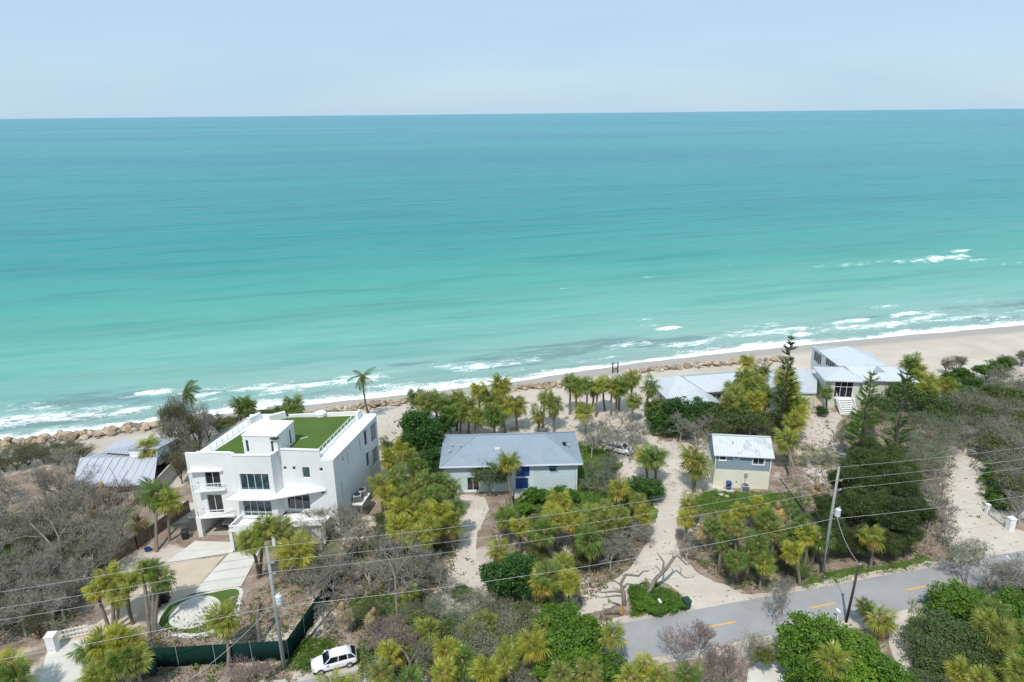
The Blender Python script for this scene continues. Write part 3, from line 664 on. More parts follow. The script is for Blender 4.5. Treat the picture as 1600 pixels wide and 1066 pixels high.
# entry porch
wpart(wh, 'porch_deck', 'stucco', lambda mb: mb.prism([(-35.6, 73.3), (-34.9, 76.3), (-30.4, 76.1), (-29.3, 77.2), (-23.6, 76.6), (-23.9, 74.6), (-30.5, 74.2)], 2.75, 3.0))
def _rim(mb):
    for a, b in (((-35.45, 73.45), (-34.85, 76.0)), ((-35.45, 73.45), (-30.5, 74.3)), ((-30.5, 74.3), (-23.9, 74.75))): mb.bar((*a, 3.5), (*b, 3.5), .22, .16); mb.bar((*a, 3.1), (*b, 3.1), .14, .24)
wpart(wh, 'porch_rim', 'stucco', _rim)
for q in ((-35.4, 73.6), (-30.5, 74.4), (-24.2, 74.9)): wpart(wh, 'column', 'stucco', lambda mb: mb.box(q[0]-.2, q[0]+.2, q[1]-.2, q[1]+.2, 0, 2.74), .02)
wpart(wh, 'porch_wall', 'stucco', lambda mb: mb.box(-30.2, -24.6, 74.9, 75.1, 0, 2.74))
wpart(wh, 'corner_pillar', 'stucco', lambda mb: mb.box(-41.05, -40.45, 76.45, 76.8, 0, 2.9))
# air handler on a bracket shelf
ac = (-21.0, 81.2)
wpart(wh, 'equipment_shelf', 'white', lambda mb: mb.prism([(-21.85, 80.2), (-20.3, 80.0), (-19.8, 82.9), (-21.2, 83.2)], 2.2, 2.4))
def ac_unit(name, loc, rz, label, s=1.0, grey=True):
    r = thing(name, label, 'air conditioner', loc, rz); mb = MB(); mb.box(-.5*s, .5*s, -.5*s, .5*s, .05, .95*s); bevel(mb.build('cabinet', M['metal'], r), .04)
    for k in range(7): g = MB(); g.box(-.46*s, .46*s, -.515*s, -.502*s, .15*s+.105*k*s, .19*s+.105*k*s); g.build('louvre', M['black'], r)
    g = MB(); g.lathe([(.4*s, .95*s), (.4*s, .98*s), (.05, .99*s)], n=18); g.build('fan_grille', M['black'], r)
    g = MB(); g.box(-.55*s, .55*s, -.55*s, .55*s, 0, .05); g.build('base', M['concrete'], r)
ac_unit('air_conditioner', (-21.1, 80.9, 2.4), math.radians(12), 'grey air conditioner cabinet on the shelf of the white house', 1.1)
ac_unit('air_conditioner', (-20.75, 82.3, 2.4), math.radians(12), 'second air conditioner on the same white shelf, half hidden behind palm fronds', 1.0)

# ---- blue-grey hip roofed house
bh = thing('beach_cottage', 'pale blue cottage with a grey shingled hip roof and blue screen doors', 'house', (-.4, 91.6, 0), math.radians(1.6))
def H(mb_fn, name, mat, par=None, bev=0):
    mb = MB(); mb_fn(mb); o = mb.build(name, M[mat] if isinstance(mat, str) else mat, par or bh)
    if bev: bevel(o, bev)
    return o
ex, ey, ez = 10.25, 5.15, 4.55
def hip(mb, ex, ey, ez, rz, ix, t=.16, x0=0, y0=0):
    a, b, c, d = [Vector((x0+sx*ex, y0+sy*ey, ez)) for sx, sy in ((-1, -1), (1, -1), (1, 1), (-1, 1))]; l, r = Vector((x0-ex+ix, y0, rz)), Vector((x0+ex-ix, y0, rz)); dn = Vector((0, 0, -t))
    mb.add([a, b, c, d, l, r], [(0, 1, 5, 4), (1, 2, 5), (2, 3, 4, 5), (3, 0, 4)])
    mb.add([a, b, c, d, a+dn, b+dn, c+dn, d+dn], [(0, 4, 5, 1), (1, 5, 6, 2), (2, 6, 7, 3), (3, 7, 4, 0), (7, 6, 5, 4)])
rf = H(lambda mb: hip(mb, ex, ey, ez, 6.95, 5.2), 'roof', 'shingle')
H(lambda mb: (mb.bar((-ex+5.2, 0, 6.97), (ex-5.2, 0, 6.97), .3, .05), *[mb.bar((sx*ex, sy*ey, ez+.02), (sx*(ex-5.2), 0, 6.97), .26, .05) for sx in (-1, 1) for sy in (-1, 1)]), 'ridge_cap', 'shingle', rf)
for (x, y, s) in ((-8.6, -.6, .22), (-8.9, -2.2, .25), (-7.3, -2.1, .2), (7.9, -1.5, .35), (8.5, -1.6, .2)): H(lambda mb: mb.lathe([(s*.6, 0), (s*.6, .45), (s, .5), (.02, .6)], (x, y, 5.0+max(0, (5.15-abs(y)-max(0, abs(x)-5.1)))*.28-.1 if False else (ez+(6.95-ez)*min((ey-abs(y))/ey, (ex-abs(x))/5.2))-.1), 10), 'roof_vent', 'black' if s > .3 else 'metal', rf)
H(lambda mb: mb.box(-2.3, -1.6, -2.9, -2.2, 5.2, 5.95), 'skylight_curb', 'bluemetal', rf)
x0, x1, y0, y1 = -9.6, 9.45, -4.55, 4.6
fr = ((x0, y0), (x1, y0))
mb = MB(); fops = [(3.2, 4.9, .25, 2.4), (9.25, 9.85, 2.4, 2.95), (10.1, 12.2, 2.35, 4.0), (10.2, 12.0, .35, 2.1), (15.0, 16.1, 3.0, 3.9)]
wall(mb, (x0, y0), (x1, y0), 0, 4.4, fops, .2); wall(mb, (x1, y0), (x1, y1), 0, 4.4, [(2, 3.4, 1, 3)], .2); wall(mb, (x1, y1), (x0, y1), 0, 4.4, [(3, 8, .3, 2.6), (11, 16, .3, 2.6)], .2); wall(mb, (x0, y1), (x0, y0), 0, 4.4, [(2, 3.4, 1, 3)], .2)
bw = mb.build('wall', M['bluewall'], bh)
def hwin(root, p0, p1, o, **k):
    # window() in the local frame of a house: build under an identity-parented helper
    w = window(root, p0, p1, o, **k); w.matrix_parent_inverse = Matrix.Identity(4); return w
hwin(bh, *fr, (9.25, 9.85, 2.4, 2.95), glass='darkglass'); hwin(bh, *fr, (15.0, 16.1, 3.0, 3.9), glass='darkglass', trim=.08)
hwin(bh, *fr, (10.1, 12.2, 2.35, 4.0), nx=2, glass='bluedoor', frame='bluedoor', name='screen'); hwin(bh, *fr, (10.2, 12.0, .35, 2.1), nx=2, glass='bluedoor', frame='bluedoor', name='screen_door'); hwin(bh, *fr, (3.2, 4.9, .25, 2.4), nx=2, name='door', frame='white', glass='darkglass')
for q in ((x1, y0, x1, y1), (x0, y1, x0, y0)): hwin(bh, q[:2], q[2:], (2, 3.4, 1, 3), nx=2)
for q in ((3, 8, .3, 2.6), (11, 16, .3, 2.6)): hwin(bh, (x1, y1), (x0, y1), q, nx=3)
H(lambda mb: mb.prism([(x0+14.9, y0-.02), (x0+16.2, y0-.02), (x0+16.1, y0-.55), (x0+15.0, y0-.55)], 3.92, 4.0), 'window_awning', 'bluedoor')
H(lambda mb: (mb.box(x0+12.5, x0+12.65, y0-.06, y0, 0, 4.38), mb.box(x1-.1, x1+.05, y0-.06, y0-.01, 0, 4.38), mb.box(x0-.05, x0+.1, y0-.06, y0-.01, 0, 4.38), mb.box(x0+.2, x0+9.0, y0-.05, y0-.005, .05, .2)), 'corner_trim', 'white')
for k in range(14): H(lambda mb: mb.box(x0+12.7, x1-.12, y0-.035, y0-.003, .25+k*.3, .27+k*.3), 'siding_board', 'bluewall')
H(lambda mb: (mb.box(-ex+.05, ex-.05, -ey-.06, -ey+.02, ez-.2, ez+.0)), 'gutter', 'white')
H(lambda mb: (mb.prism([(x0+9.6, y0-.05), (x0+12.6, y0-.05), (x0+12.6, y0-1.6), (x0+9.6, y0-1.6)], 0, .22), mb.prism([(x0+9.9, y0-1.62), (x0+12.3, y0-1.62), (x0+12.3, y0-2.0), (x0+9.9, y0-2.0)], 0, .11)), 'doorstep', 'concrete')

# ---- small two-tone house
th = thing('guest_house', 'small two-storey house with slate siding over cream block and white metal roof', 'house', (33.35, 90.2, 0), math.radians(-7.6))
tx, ty = 3.85, 2.9
def T(fn, name, mat, par=None):
    mb = MB(); fn(mb); return mb.build(name, M[mat], par or th)
up_ops = [(.55, 1.45, 4.35, 5.1), (2.55, 3.2, 4.65, 5.15), (5.2, 6.75, 3.95, 5.1)]
mb = MB(); wall(mb, (-tx, -ty), (tx, -ty), 2.9, 5.4, up_ops, .2); wall(mb, (tx, -ty), (tx, ty), 2.9, 5.4, [(1.2, 2.4, 3.9, 5)], .2); wall(mb, (tx, ty), (-tx, ty), 2.9, 5.4, [(2, 4, 3.9, 5)], .2); wall(mb, (-tx, ty), (-tx, -ty), 2.9, 5.4, (), .2)
for sx in (-1, 1): mb.add([(sx*tx, -ty, 5.4), (sx*tx, ty, 5.4), (sx*tx, 0, 6.75)], [(0, 1, 2)])
mb.build('upper_wall', M['slatewall'], th)
T(lambda mb: mb.prism([(-tx-.03, -ty-.03), (tx+.03, -ty-.03), (tx+.03, ty+.03), (-tx-.03, ty+.03)], 0, 2.9), 'lower_wall', 'creamwall')
for q, nx in zip(up_ops, (1, 1, 2)): hwin(th, (-tx, -ty), (tx, -ty), q, nx=nx, frame='white', glass='darkglass', trim=.12, rec=.05)
hwin(th, (tx, -ty), (tx, ty), (1.2, 2.4, 3.9, 5), nx=1, frame='white'); hwin(th, (tx, ty), (-tx, ty), (2, 4, 3.9, 5), nx=2, frame='white')
for k in range(8): T(lambda mb: mb.box(-tx+.02, tx-.02, -ty-.03, -ty-.002, 3.1+k*.29, 3.12+k*.29), 'siding_board', 'slatewall')
T(lambda mb: (mb.box(-tx-.04, -tx+.1, -ty-.05, -ty-.001, 2.9, 5.4), mb.box(tx-.1, tx+.04, -ty-.05, -ty-.001, 2.9, 5.4)), 'corner_trim', 'white')
rx = tx+.32; ry = ty+.45
def throof(mb):
    for s in (-1, 1):
        a = [Vector((-rx, s*ry, 5.28)), Vector((rx, s*ry, 5.28)), Vector((rx, 0, 6.95)), Vector((-rx, 0, 6.95))]
        if s > 0: a = a[::-1]
        nr = (a[1]-a[0]).cross(a[2]-a[0]).normalized(); dn = Vector((0, 0, -.1))
        mb.add(a+[q+dn for q in a], [(0, 1, 2, 3), (7, 6, 5, 4), (0, 4, 5, 1), (1, 5, 6, 2), (2, 6, 7, 3), (3, 7, 4, 0)])
        n = 17
        for k in range(n+1):
            x = -rx+.03+(2*rx-.06)*k/n; mb.bar((x, s*ry, 5.32), (x, 0, 6.99), .05, .07)
    mb.bar((-rx, 0, 7.0), (rx, 0, 7.0), .35, .05)
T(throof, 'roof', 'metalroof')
T(lambda mb: mb.lathe([(.06, 0), (.06, .7), (.1, .75), (.02, .8)], (-1.4, -1.5, 6.0), 8), 'vent_pipe', 'metal')
p = th.matrix_basis @ Vector((.55, -ty-.55, 0)); ac_unit('air_conditioner', (33.35+.55*math.cos(-.133)-(-ty-.6)*math.sin(-.133), 90.2+.55*math.sin(-.133)+(-ty-.6)*math.cos(-.133), 0), math.radians(-7.6), 'grey air conditioner standing against the cream block wall', .95)
T(lambda mb: (mb.box(.35, .8, -ty-.16, -ty-.04, 1.9, 2.5), mb.box(.5, .58, -ty-.12, -ty-.04, .9, 1.9), mb.box(-.75, -.55, -ty-.14, -ty-.04, 1.0, 1.2)), 'meter_box', 'metal')

# ---- grey roofed house at the left, seen through bare trees
lg = thing('grey_roof_house', 'low house with a grey metal roof and raised clerestory behind bare trees', 'house', (-57, 90, 0))
rl = [P(125, 716, 4.1), P(246, 714, 4.1), P(240, 757, 2.5), P(150, 761, 2.5), P(112, 762, 2.5)]
yb = 9.5
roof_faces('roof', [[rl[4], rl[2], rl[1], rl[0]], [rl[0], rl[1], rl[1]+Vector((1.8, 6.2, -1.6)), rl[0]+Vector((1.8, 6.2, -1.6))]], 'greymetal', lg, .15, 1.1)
wl = [(rl[4].x+.5, rl[4].y+.6), (rl[2].x-.4, rl[2].y+.6), (rl[1].x+1.2, rl[1].y+5.6), (rl[0].x+1.6, rl[0].y+5.6)]
mb = MB()
for i in range(4): wall(mb, wl[i], wl[(i+1) % 4], 0, 2.4, [(1.5, 3, .9, 2.1), (5, 7, .9, 2.1)] if i == 0 else (), .2)
mb.build('wall', M['tanwall'], lg, world=True)
for q in ((1.5, 3, .9, 2.1), (5, 7, .9, 2.1)): window(lg, wl[0], wl[1], q, 2)
c0 = P(203, 714, 4.0); 
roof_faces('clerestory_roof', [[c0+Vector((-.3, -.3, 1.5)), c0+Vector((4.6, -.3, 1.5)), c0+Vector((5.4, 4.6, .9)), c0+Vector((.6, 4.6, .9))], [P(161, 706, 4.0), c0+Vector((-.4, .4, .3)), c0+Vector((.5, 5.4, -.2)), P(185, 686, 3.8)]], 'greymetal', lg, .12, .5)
mb = MB(); e0, e1 = (c0.x, c0.y), (c0.x+4.2, c0.y); wall(mb, e0, e1, 2.6, 5.35, [(2.0, 4.0, 4.35, 5.1)], .15); wall(mb, e1, (e1[0]+.7, e1[1]+4.3), 2.6, 5.1, (), .15); wall(mb, (e0[0]+.7, e0[1]+4.3), e0, 2.6, 5.1, (), .15)
mb.build('clerestory_wall', M['white'], lg, world=True); window(lg, e0, e1, (2.0, 4.0, 4.35, 5.1), 2, glass='darkglass', rec=.05)

# ---- beach houses at the right
def gable_wall(mb, pts): mb.add(pts, [tuple(range(len(pts)))])
b1 = thing('beach_house', 'low beach house with pale blue metal cross-gable roof behind the canopy trees', 'house', (33, 116, 0))
g = {k: P(a, b, z) for k, (a, b, z) in dict(ap=(1049, 577, 5.6), l=(1029, 593, 3.6), r0=(1037, 599, 5.0), r1=(1072, 598, 5.0), ve=(1047, 619, 3.5), vr=(1073, 621, 3.5), gp=(1093, 609, 5.0), ge=(1114, 622, 3.5)).items()}
fx = Vector((1, .12, 0)); ox = g['l']
o0 = Vector((27.9, 113.2, 0)); ux = Vector((.985, .17, 0)); uy = Vector((-.17, .985, 0))
def L(u, v, z): return o0+ux*u+uy*v+Vector((0, 0, z))
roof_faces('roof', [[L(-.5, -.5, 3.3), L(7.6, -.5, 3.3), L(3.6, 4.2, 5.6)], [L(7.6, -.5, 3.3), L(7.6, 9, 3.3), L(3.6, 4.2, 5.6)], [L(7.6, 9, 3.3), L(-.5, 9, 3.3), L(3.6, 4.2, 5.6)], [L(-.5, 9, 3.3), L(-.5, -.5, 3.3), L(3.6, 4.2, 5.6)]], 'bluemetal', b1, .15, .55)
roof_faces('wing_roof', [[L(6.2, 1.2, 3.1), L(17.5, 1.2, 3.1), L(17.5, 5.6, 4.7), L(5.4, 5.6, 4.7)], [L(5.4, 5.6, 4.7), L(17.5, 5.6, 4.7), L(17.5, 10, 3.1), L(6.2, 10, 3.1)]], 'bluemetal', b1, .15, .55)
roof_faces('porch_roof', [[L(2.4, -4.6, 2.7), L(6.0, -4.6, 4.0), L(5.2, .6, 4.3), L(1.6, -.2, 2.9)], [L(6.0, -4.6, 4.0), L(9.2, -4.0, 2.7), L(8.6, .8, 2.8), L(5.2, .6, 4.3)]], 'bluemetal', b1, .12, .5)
mb = MB(); wall(mb, L(0, 0, 0)[:2], L(7.1, 0, 0)[:2], 0, 3.25, [(1, 2.4, 1, 2.4)], .2); wall(mb, L(7.1, 0, 0)[:2], L(7.1, 8.5, 0)[:2], 0, 3.25, (), .2); wall(mb, L(7.1, 8.5, 0)[:2], L(0, 8.5, 0)[:2], 0, 3.25, (), .2); wall(mb, L(0, 8.5, 0)[:2], L(0, 0, 0)[:2], 0, 3.25, [(2, 3, 1, 2.4), (5, 6, 1, 2.4)], .2)
wall(mb, L(7.3, 1.7, 0)[:2], L(17, 1.7, 0)[:2], 0, 3.05, [(2, 4, .9, 2.3), (6, 8, .9, 2.3)], .2); wall(mb, L(17, 1.7, 0)[:2], L(17, 9.5, 0)[:2], 0, 3.05, (), .2)
wall(mb, L(2.8, -4.2, 0)[:2], L(8.8, -3.7, 0)[:2], 0, 2.65, [(1.6, 4.4, .2, 2.4)], .15); wall(mb, L(8.8, -3.7, 0)[:2], L(8.4, 0, 0)[:2], 0, 2.65, (), .15); wall(mb, L(2.2, -.02, 0)[:2], L(2.8, -4.2, 0)[:2], 0, 2.65, (), .15)
gable_wall(mb, [L(2.8, -4.2, 2.65), L(8.8, -3.7, 2.65), L(6.0, -4.0, 3.85)])
mb.build('wall', M['tanwall'], b1, world=True)
for q in ((2, 4, .9, 2.3), (6, 8, .9, 2.3)): window(b1, L(7.3, 1.7, 0)[:2], L(17, 1.7, 0)[:2], q, 2)
for q in ((2, 3, 1, 2.4), (5, 6, 1, 2.4)): window(b1, L(0, 8.5, 0)[:2], L(0, 0, 0)[:2], q, 1, glass='darkglass')
window(b1, L(0, 0, 0)[:2], L(7.1, 0, 0)[:2], (1, 2.4, 1, 2.4), 2); window(b1, L(2.8, -4.2, 0)[:2], L(8.8, -3.7, 0)[:2], (1.6, 4.4, .2, 2.4), 3, name='door')
b2 = thing('beach_annex', 'pale flat-roofed annex with grey walls beside the large beach house', 'house', (55, 116, 0))
q4 = [P(1240, 579, 3.6), P(1278, 577, 3.6), P(1276, 614, 3.2), P(1232, 612, 3.2)]
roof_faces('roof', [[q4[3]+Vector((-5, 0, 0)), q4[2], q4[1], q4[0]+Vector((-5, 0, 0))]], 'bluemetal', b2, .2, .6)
mb = MB(); pa, pb, pcn, pd = [(q4[3].x-4.7, q4[3].y+.35), (q4[2].x-.25, q4[2].y+.35), (q4[1].x-.25, q4[1].y-.3), (q4[0].x-4.7, q4[0].y-.3)]
wall(mb, pa, pb, 0, 3.0, [(3.5, 4.6, .1, 2.2), (6.2, 7.4, 1, 2.1)], .2); wall(mb, pb, pcn, 0, 3.2, (), .2); wall(mb, pcn, pd, 0, 3.4, (), .2); wall(mb, pd, pa, 0, 3.2, (), .2)
mb.build('wall', M['greenwall'], b2, world=True); window(b2, pa, pb, (3.5, 4.6, .1, 2.2), 1, name='door', frame='white'); window(b2, pa, pb, (6.2, 7.4, 1, 2.1), 2, frame='white')
b3 = thing('large_beach_house', 'large pale beach house with blue-white hip roofs and a white front stair', 'house', (66, 118, 0))
o0 = Vector((57.5, 115.9, 0)); ux = Vector((.992, -.125, 0)).normalized(); uy = Vector((.125, .992, 0)).normalized()
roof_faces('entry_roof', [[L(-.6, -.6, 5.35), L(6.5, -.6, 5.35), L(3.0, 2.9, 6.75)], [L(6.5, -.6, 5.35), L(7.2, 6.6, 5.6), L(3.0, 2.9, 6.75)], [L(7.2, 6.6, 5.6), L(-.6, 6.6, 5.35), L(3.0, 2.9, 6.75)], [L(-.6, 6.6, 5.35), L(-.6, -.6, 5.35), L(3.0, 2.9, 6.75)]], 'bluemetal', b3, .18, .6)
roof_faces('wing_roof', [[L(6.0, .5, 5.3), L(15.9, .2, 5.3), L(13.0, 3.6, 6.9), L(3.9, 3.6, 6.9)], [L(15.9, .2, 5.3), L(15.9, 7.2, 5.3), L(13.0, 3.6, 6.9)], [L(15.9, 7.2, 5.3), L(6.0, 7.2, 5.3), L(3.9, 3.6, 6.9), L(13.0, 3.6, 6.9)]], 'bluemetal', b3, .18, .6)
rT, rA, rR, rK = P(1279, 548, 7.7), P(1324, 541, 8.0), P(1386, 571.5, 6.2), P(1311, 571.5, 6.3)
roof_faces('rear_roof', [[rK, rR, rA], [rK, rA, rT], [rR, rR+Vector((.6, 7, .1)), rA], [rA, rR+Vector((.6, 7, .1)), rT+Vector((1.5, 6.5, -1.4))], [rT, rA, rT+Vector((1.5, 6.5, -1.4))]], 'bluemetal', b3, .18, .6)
eo = (1.5, 4.7, .9, 5.05)
mb = MB(); wall(mb, L(0, 0, 0)[:2], L(5.9, 0, 0)[:2], 0, 5.25, [(eo[0], eo[1], 1.9, 5.05)], .2); wall(mb, L(5.9, 0, 0)[:2], L(5.9, 1.1, 0)[:2], 0, 5.25, (), .2)
wall(mb, L(5.9, 1.1, 0)[:2], L(15.3, .8, 0)[:2], 0, 5.2, [(1.0, 1.8, 3.9, 5.0), (7.6, 8.6, 4.1, 4.9)], .2); wall(mb, L(15.3, .8, 0)[:2], L(15.3, 6.6, 0)[:2], 0, 5.2, [(1, 1.7, 3.6, 4.9)], .2); wall(mb, L(15.3, 6.6, 0)[:2], L(0, 6.3, 0)[:2], 0, 5.2, (), .2); wall(mb, L(0, 6.3, 0)[:2], L(0, 0, 0)[:2], 0, 5.25, (), .2)
mb.build('wall', M['greenwall'], b3, world=True)
q0, q1 = (rT.x+1.5, rT.y+.3), (rK.x+.3, rK.y+.9); q2 = (rR.x-.5, rR.y+.4); q3 = (rR.x-.1, rR.y+6.5); q4_ = (rT.x+1.6, rT.y+6.0); Lq = (V2(q1)-V2(q0)).length; wo_ = (Lq*.12, Lq*.8, 4.9, 6.4)
mb = MB(); wall(mb, q0, q1, 0, 6.5, [wo_], .2); gable_wall(mb, [(*q0, 6.5), (*q1, 6.5), (*q0, 7.4)]); wall(mb, q1, q2, 0, 6.3, (), .2); wall(mb, q2, q3, 0, 6.2, (), .2); wall(mb, q3, q4_, 0, 6.2, (), .2); wall(mb, q4_, q0, 0, 6.3, [(1, 4.5, 4, 6)], .2)
mb.build('rear_wall', M['white'], b3, world=True)
window(b3, q0, q1, wo_, 5, glass='darkglass', rec=.06); window(b3, q4_, q0, (1, 4.5, 4, 6), 4)
window(b3, L(0, 0, 0)[:2], L(5.9, 0, 0)[:2], (eo[0], eo[1], 1.9, 5.05), 3, zsplit=3.95, glass='darkglass', frame='white')
for q in ((1.0, 1.8, 3.9, 5.0), (7.6, 8.6, 4.1, 4.9)): window(b3, L(5.9, 1.1, 0)[:2], L(15.3, .8, 0)[:2], q, 1, glass='darkglass')
mb = MB()
for k in range(9): a, b = L(1.9, -3.6+.36*k, 0), L(4.5, -3.6+.36*k, 0); mb.bar(a+Vector((0, .18, .1+.2*k)), b+Vector((0, .18, .1+.2*k)), .36, .08)
for u in (1.85, 4.55): mb.bar(L(u, -3.7, .05), L(u, -.3, 1.85), .08, .3); mb.bar(L(u, -3.7, 1.0), L(u, -.3, 2.85), .07, .08); [mb.bar(L(u, -3.6+.55*k, .1+.3*k), L(u, -3.6+.55*k, 1.05+.3*k), .06, .06) for k in range(7)]
mb.prism([tuple(L(1.6, -.35, 0))[:2], tuple(L(5.2, -.35, 0))[:2], tuple(L(5.2, -.03, 0))[:2], tuple(L(1.6, -.03, 0))[:2]], 1.7, 1.88)
mb.build('front_stair', M['white'], b3, world=True)
mb = MB(); d = [L(8.6, 2.3, 6.25), L(10.6, 2.3, 6.25), L(9.6, 3.4, 7.0)]; mb.add([d[0], d[1], d[1]+Vector((0, 0, .15)), d[2]+Vector((0, 0, .15)), d[0]+Vector((0, 0, .15)), d[2]], [(0, 1, 2, 4), (4, 2, 3), (1, 5, 3, 2), (5, 0, 4, 3)]); mb.build('roof_dormer', M['slatewall'], b3, world=True)
# ------------------------------------------------------------------ utilities along the road
def utility_pole(x, y, lean, label, tr_side):
    r = thing('utility_pole', label, 'utility pole', (x, y, 0)); r.rotation_euler = (0, lean, 0)
    mb = MB(); mb.tube([(0, 0, 0), (0, 0, 7), (0, 0, 13.9)], [.20, .17, .13], 12); mb.build('pole_shaft', M['pole'], r, smooth=True)
    for z in (12.4, 11.2):
        mb = MB(); mb.bar((0, 0, z), (.45, -.1, z+.05), .07, .07); a = mb.build('bracket', M['metal'], r)
        g = MB(); g.lathe([(.05, 0), (.09, .06), (.05, .1), (.09, .16), (.04, .22)], (.48, -.1, z+.05), 10); g.build('insulator', M['lamp'], a)
    mb = MB(); mb.lathe([(.06, 0), (.10, .08), (.05, .14), (.10, .2), (.04, .28)], (0, 0, 13.9), 10); mb.build('insulator', M['lamp'], r)
    mb = MB(); mb.lathe([(.27, 0), (.31, .04), (.31, .85), (.33, .88), (.2, 1.0), (.05, 1.04)], (tr_side*.55, -.25, 8.0), 16); t = mb.build('transformer', M['trf'], r, smooth=False)
    g = MB(); g.lathe([(.05, 0), (.08, .08), (.04, .14), (.07, .2), (.02, .3)], (tr_side*.55+.12, -.25, 9.0), 8); g.build('bushing', M['lamp'], t)
    mb = MB(); mb.bar((0, -.1, 8.3), (tr_side*.4, -.22, 8.3), .1, .12); mb.bar((0, -.1, 8.7), (tr_side*.4, -.22, 8.7), .1, .12); mb.build('mount', M['metal'], r)
    mb = MB(); mb.tube([(-.02, -.19, .1), (-.02, -.18, 7.9)], .025, 6); mb.build('ground_wire_conduit', M['metal'], r)
    return r
M['cutwood'] = weathered('fresh_cut_wood', (.62, .30, .09), .85, .3, 3, .1, 7)
M['trf'] = weathered('transformer_paint', (.52, .57, .60), .5, .1)
PL = Vector((-22.9, 54.0, 0)); PR = Vector((36.4, 67.8, 0))
utility_pole(PL.x, PL.y, 0, 'grey utility pole with a transformer beside the green fence', 1)
utility_pole(PR.x, PR.y, 0, 'grey utility pole with a transformer at the edge of the dark pines', 1)
dirw = (PR-PL)
def wire(z, off, label, r=.016, name='power_line', grp=None):
    pts = []
    ext = [PL-dirw*1.05, PL, PR, PR+dirw*1.1]
    for s in range(3):
        a, b = ext[s], ext[s+1]; n = 26
        for i in range(n+(s == 2)):
            k = i/n; q = a.lerp(b, k); pts.append((q.x+off[0], q.y+off[1], z-(.9+.2*(z < 9))*4*k*(1-k)))
    mb = MB(); mb.tube(pts, r, 5); tag(mb.build(name, M['wire'], smooth=True), label, 'wire', grp)
wire(14.15, (0, 0), 'topmost power line carried on the tips of the grey poles')
wire(12.68, (.48, -.1), 'second power line below the pole tips, on short brackets')
wire(11.48, (.48, -.1), 'third power line from the top, on the lower brackets')
wire(7.6, (-.02, -.22), 'lowest cable strung below the transformers on the grey poles', .022, 'telephone_cable')
dp = G(1322, 972); 
r = thing('service_pole', 'short dark brown service pole standing at the near road edge', 'utility pole', tuple(dp)); r.rotation_euler = (0, .035, 0)
mb = MB(); mb.tube([(0, 0, 0), (.02, 0, 4), (0, 0, 7.6)], [.15, .13, .11], 10); mb.build('pole_shaft', M['darkpole'], r, smooth=True)
mb = MB(); mb.box(-.2, .2, -.16, -.02, 7.3, 7.5); mb.build('bracket', M['metal'], r)
def drop(a, b, sag, label, rr=.02):
    a, b = Vector(a), Vector(b); mb = MB(); mb.tube([a.lerp(b, i/20)-Vector((0, 0, sag*4*(i/20)*(1-i/20))) for i in range(21)], rr, 5); tag(mb.build('service_cable', M['wire'], smooth=True), label, 'wire')
drop((PR.x+.4, PR.y-.3, 8.2), (dp.x+.25, dp.y, 7.45), .7, 'slack service cable from the transformer to the dark pole', .03)
drop((PL.x, PL.y, 7.9), tuple(P(290, 1066, 2.0)), .5, 'thin service wire slanting down past the green fence')
# leaning pole behind the palms
mb = MB(); a, b = G(1260, 806), P(1232, 700, 7.5); mb.tube([tuple(a), tuple(a.lerp(b, .5)), tuple(b)], [.17, .15, .12], 10); tag(mb.build('leaning_pole', M['palmbark'], smooth=True), 'bare leaning palm trunk without crown, beside the small slate house', 'trunk')

# ------------------------------------------------------------------ fences, gates, bins
def fence_run(pts, h, name, label, mat, postm, panel_len, boards=False):
    r = thing(name, label, 'fence', tuple(pts[0]))
    for a, b in zip(pts[:-1], pts[1:]):
        a, b = Vector(a), Vector(b); L = (b-a).length; n = max(1, round(L/panel_len)); e = (b-a)/L; nn = Vector((e.y, -e.x, 0))
        for k in range(n):
            p, q = a.lerp(b, k/n), a.lerp(b, (k+1)/n); mb = MB()
            if boards:
                m = int((q-p).length/.16)
                for i in range(m):
                    c = p.lerp(q, (i+.5)/m); hh = h+random.uniform(-.05, .04); tl = random.uniform(-.03, .03)
                    mb.bar(c, c+Vector((tl, tl, hh)), .02, .145) if abs(e.y) > abs(e.x)*9 else mb.prism([tuple(c-e*.072-nn*.012)[:2], tuple(c+e*.072-nn*.012)[:2], tuple(c+e*.072+nn*.012)[:2], tuple(c-e*.072+nn*.012)[:2]], .03, hh)
                mb.bar(p+Vector((0, 0, .4))-nn*.04, q+Vector((0, 0, .4))-nn*.04, .04, .09); mb.bar(p+Vector((0, 0, h-.4))-nn*.04, q+Vector((0, 0, h-.4))-nn*.04, .04, .09)
                mb.build('board_section', M[mat], r, world=True)
            else:
                g = 8; vs = []
                for i in range(g+1):
                    c = p.lerp(q, i/g); w0 = .05*math.sin(i*1.9+k)
                    for z, s in ((.08, 1), (h*.5, -.6), (h-.03*math.sin(math.pi*i/g), .3)): vs.append(c+nn*(w0*s)+Vector((0, 0, z)))
                fs = [(i*3+j, i*3+3+j, i*3+4+j, i*3+1+j) for i in range(g) for j in range(2)]
                mb.add(vs, fs); ob = mb.build('screen_panel', M[mat], r, world=True, smooth=True); so = ob.modifiers.new('thick', 'SOLIDIFY'); so.thickness = .012
        for k in range(n+1):
            c = a.lerp(b, k/n); mb = MB()
            if boards: mb.box(c.x-.05, c.x+.05, c.y-.05, c.y+.05, 0, h+.02)
            else: mb.tube([tuple(c), tuple(c+Vector((0, 0, h+.12)))], .035, 8)
            mb.build('post', M[postm], r, world=True)
    return r
fence_run([P(222, 1046), P(452, 1032), P(500, 960), P(560, 868)], 2.5, 'screen_fence', 'dark green screen fence running past the grey pole and up towards the house', 'screen', 'metal', 3.4)
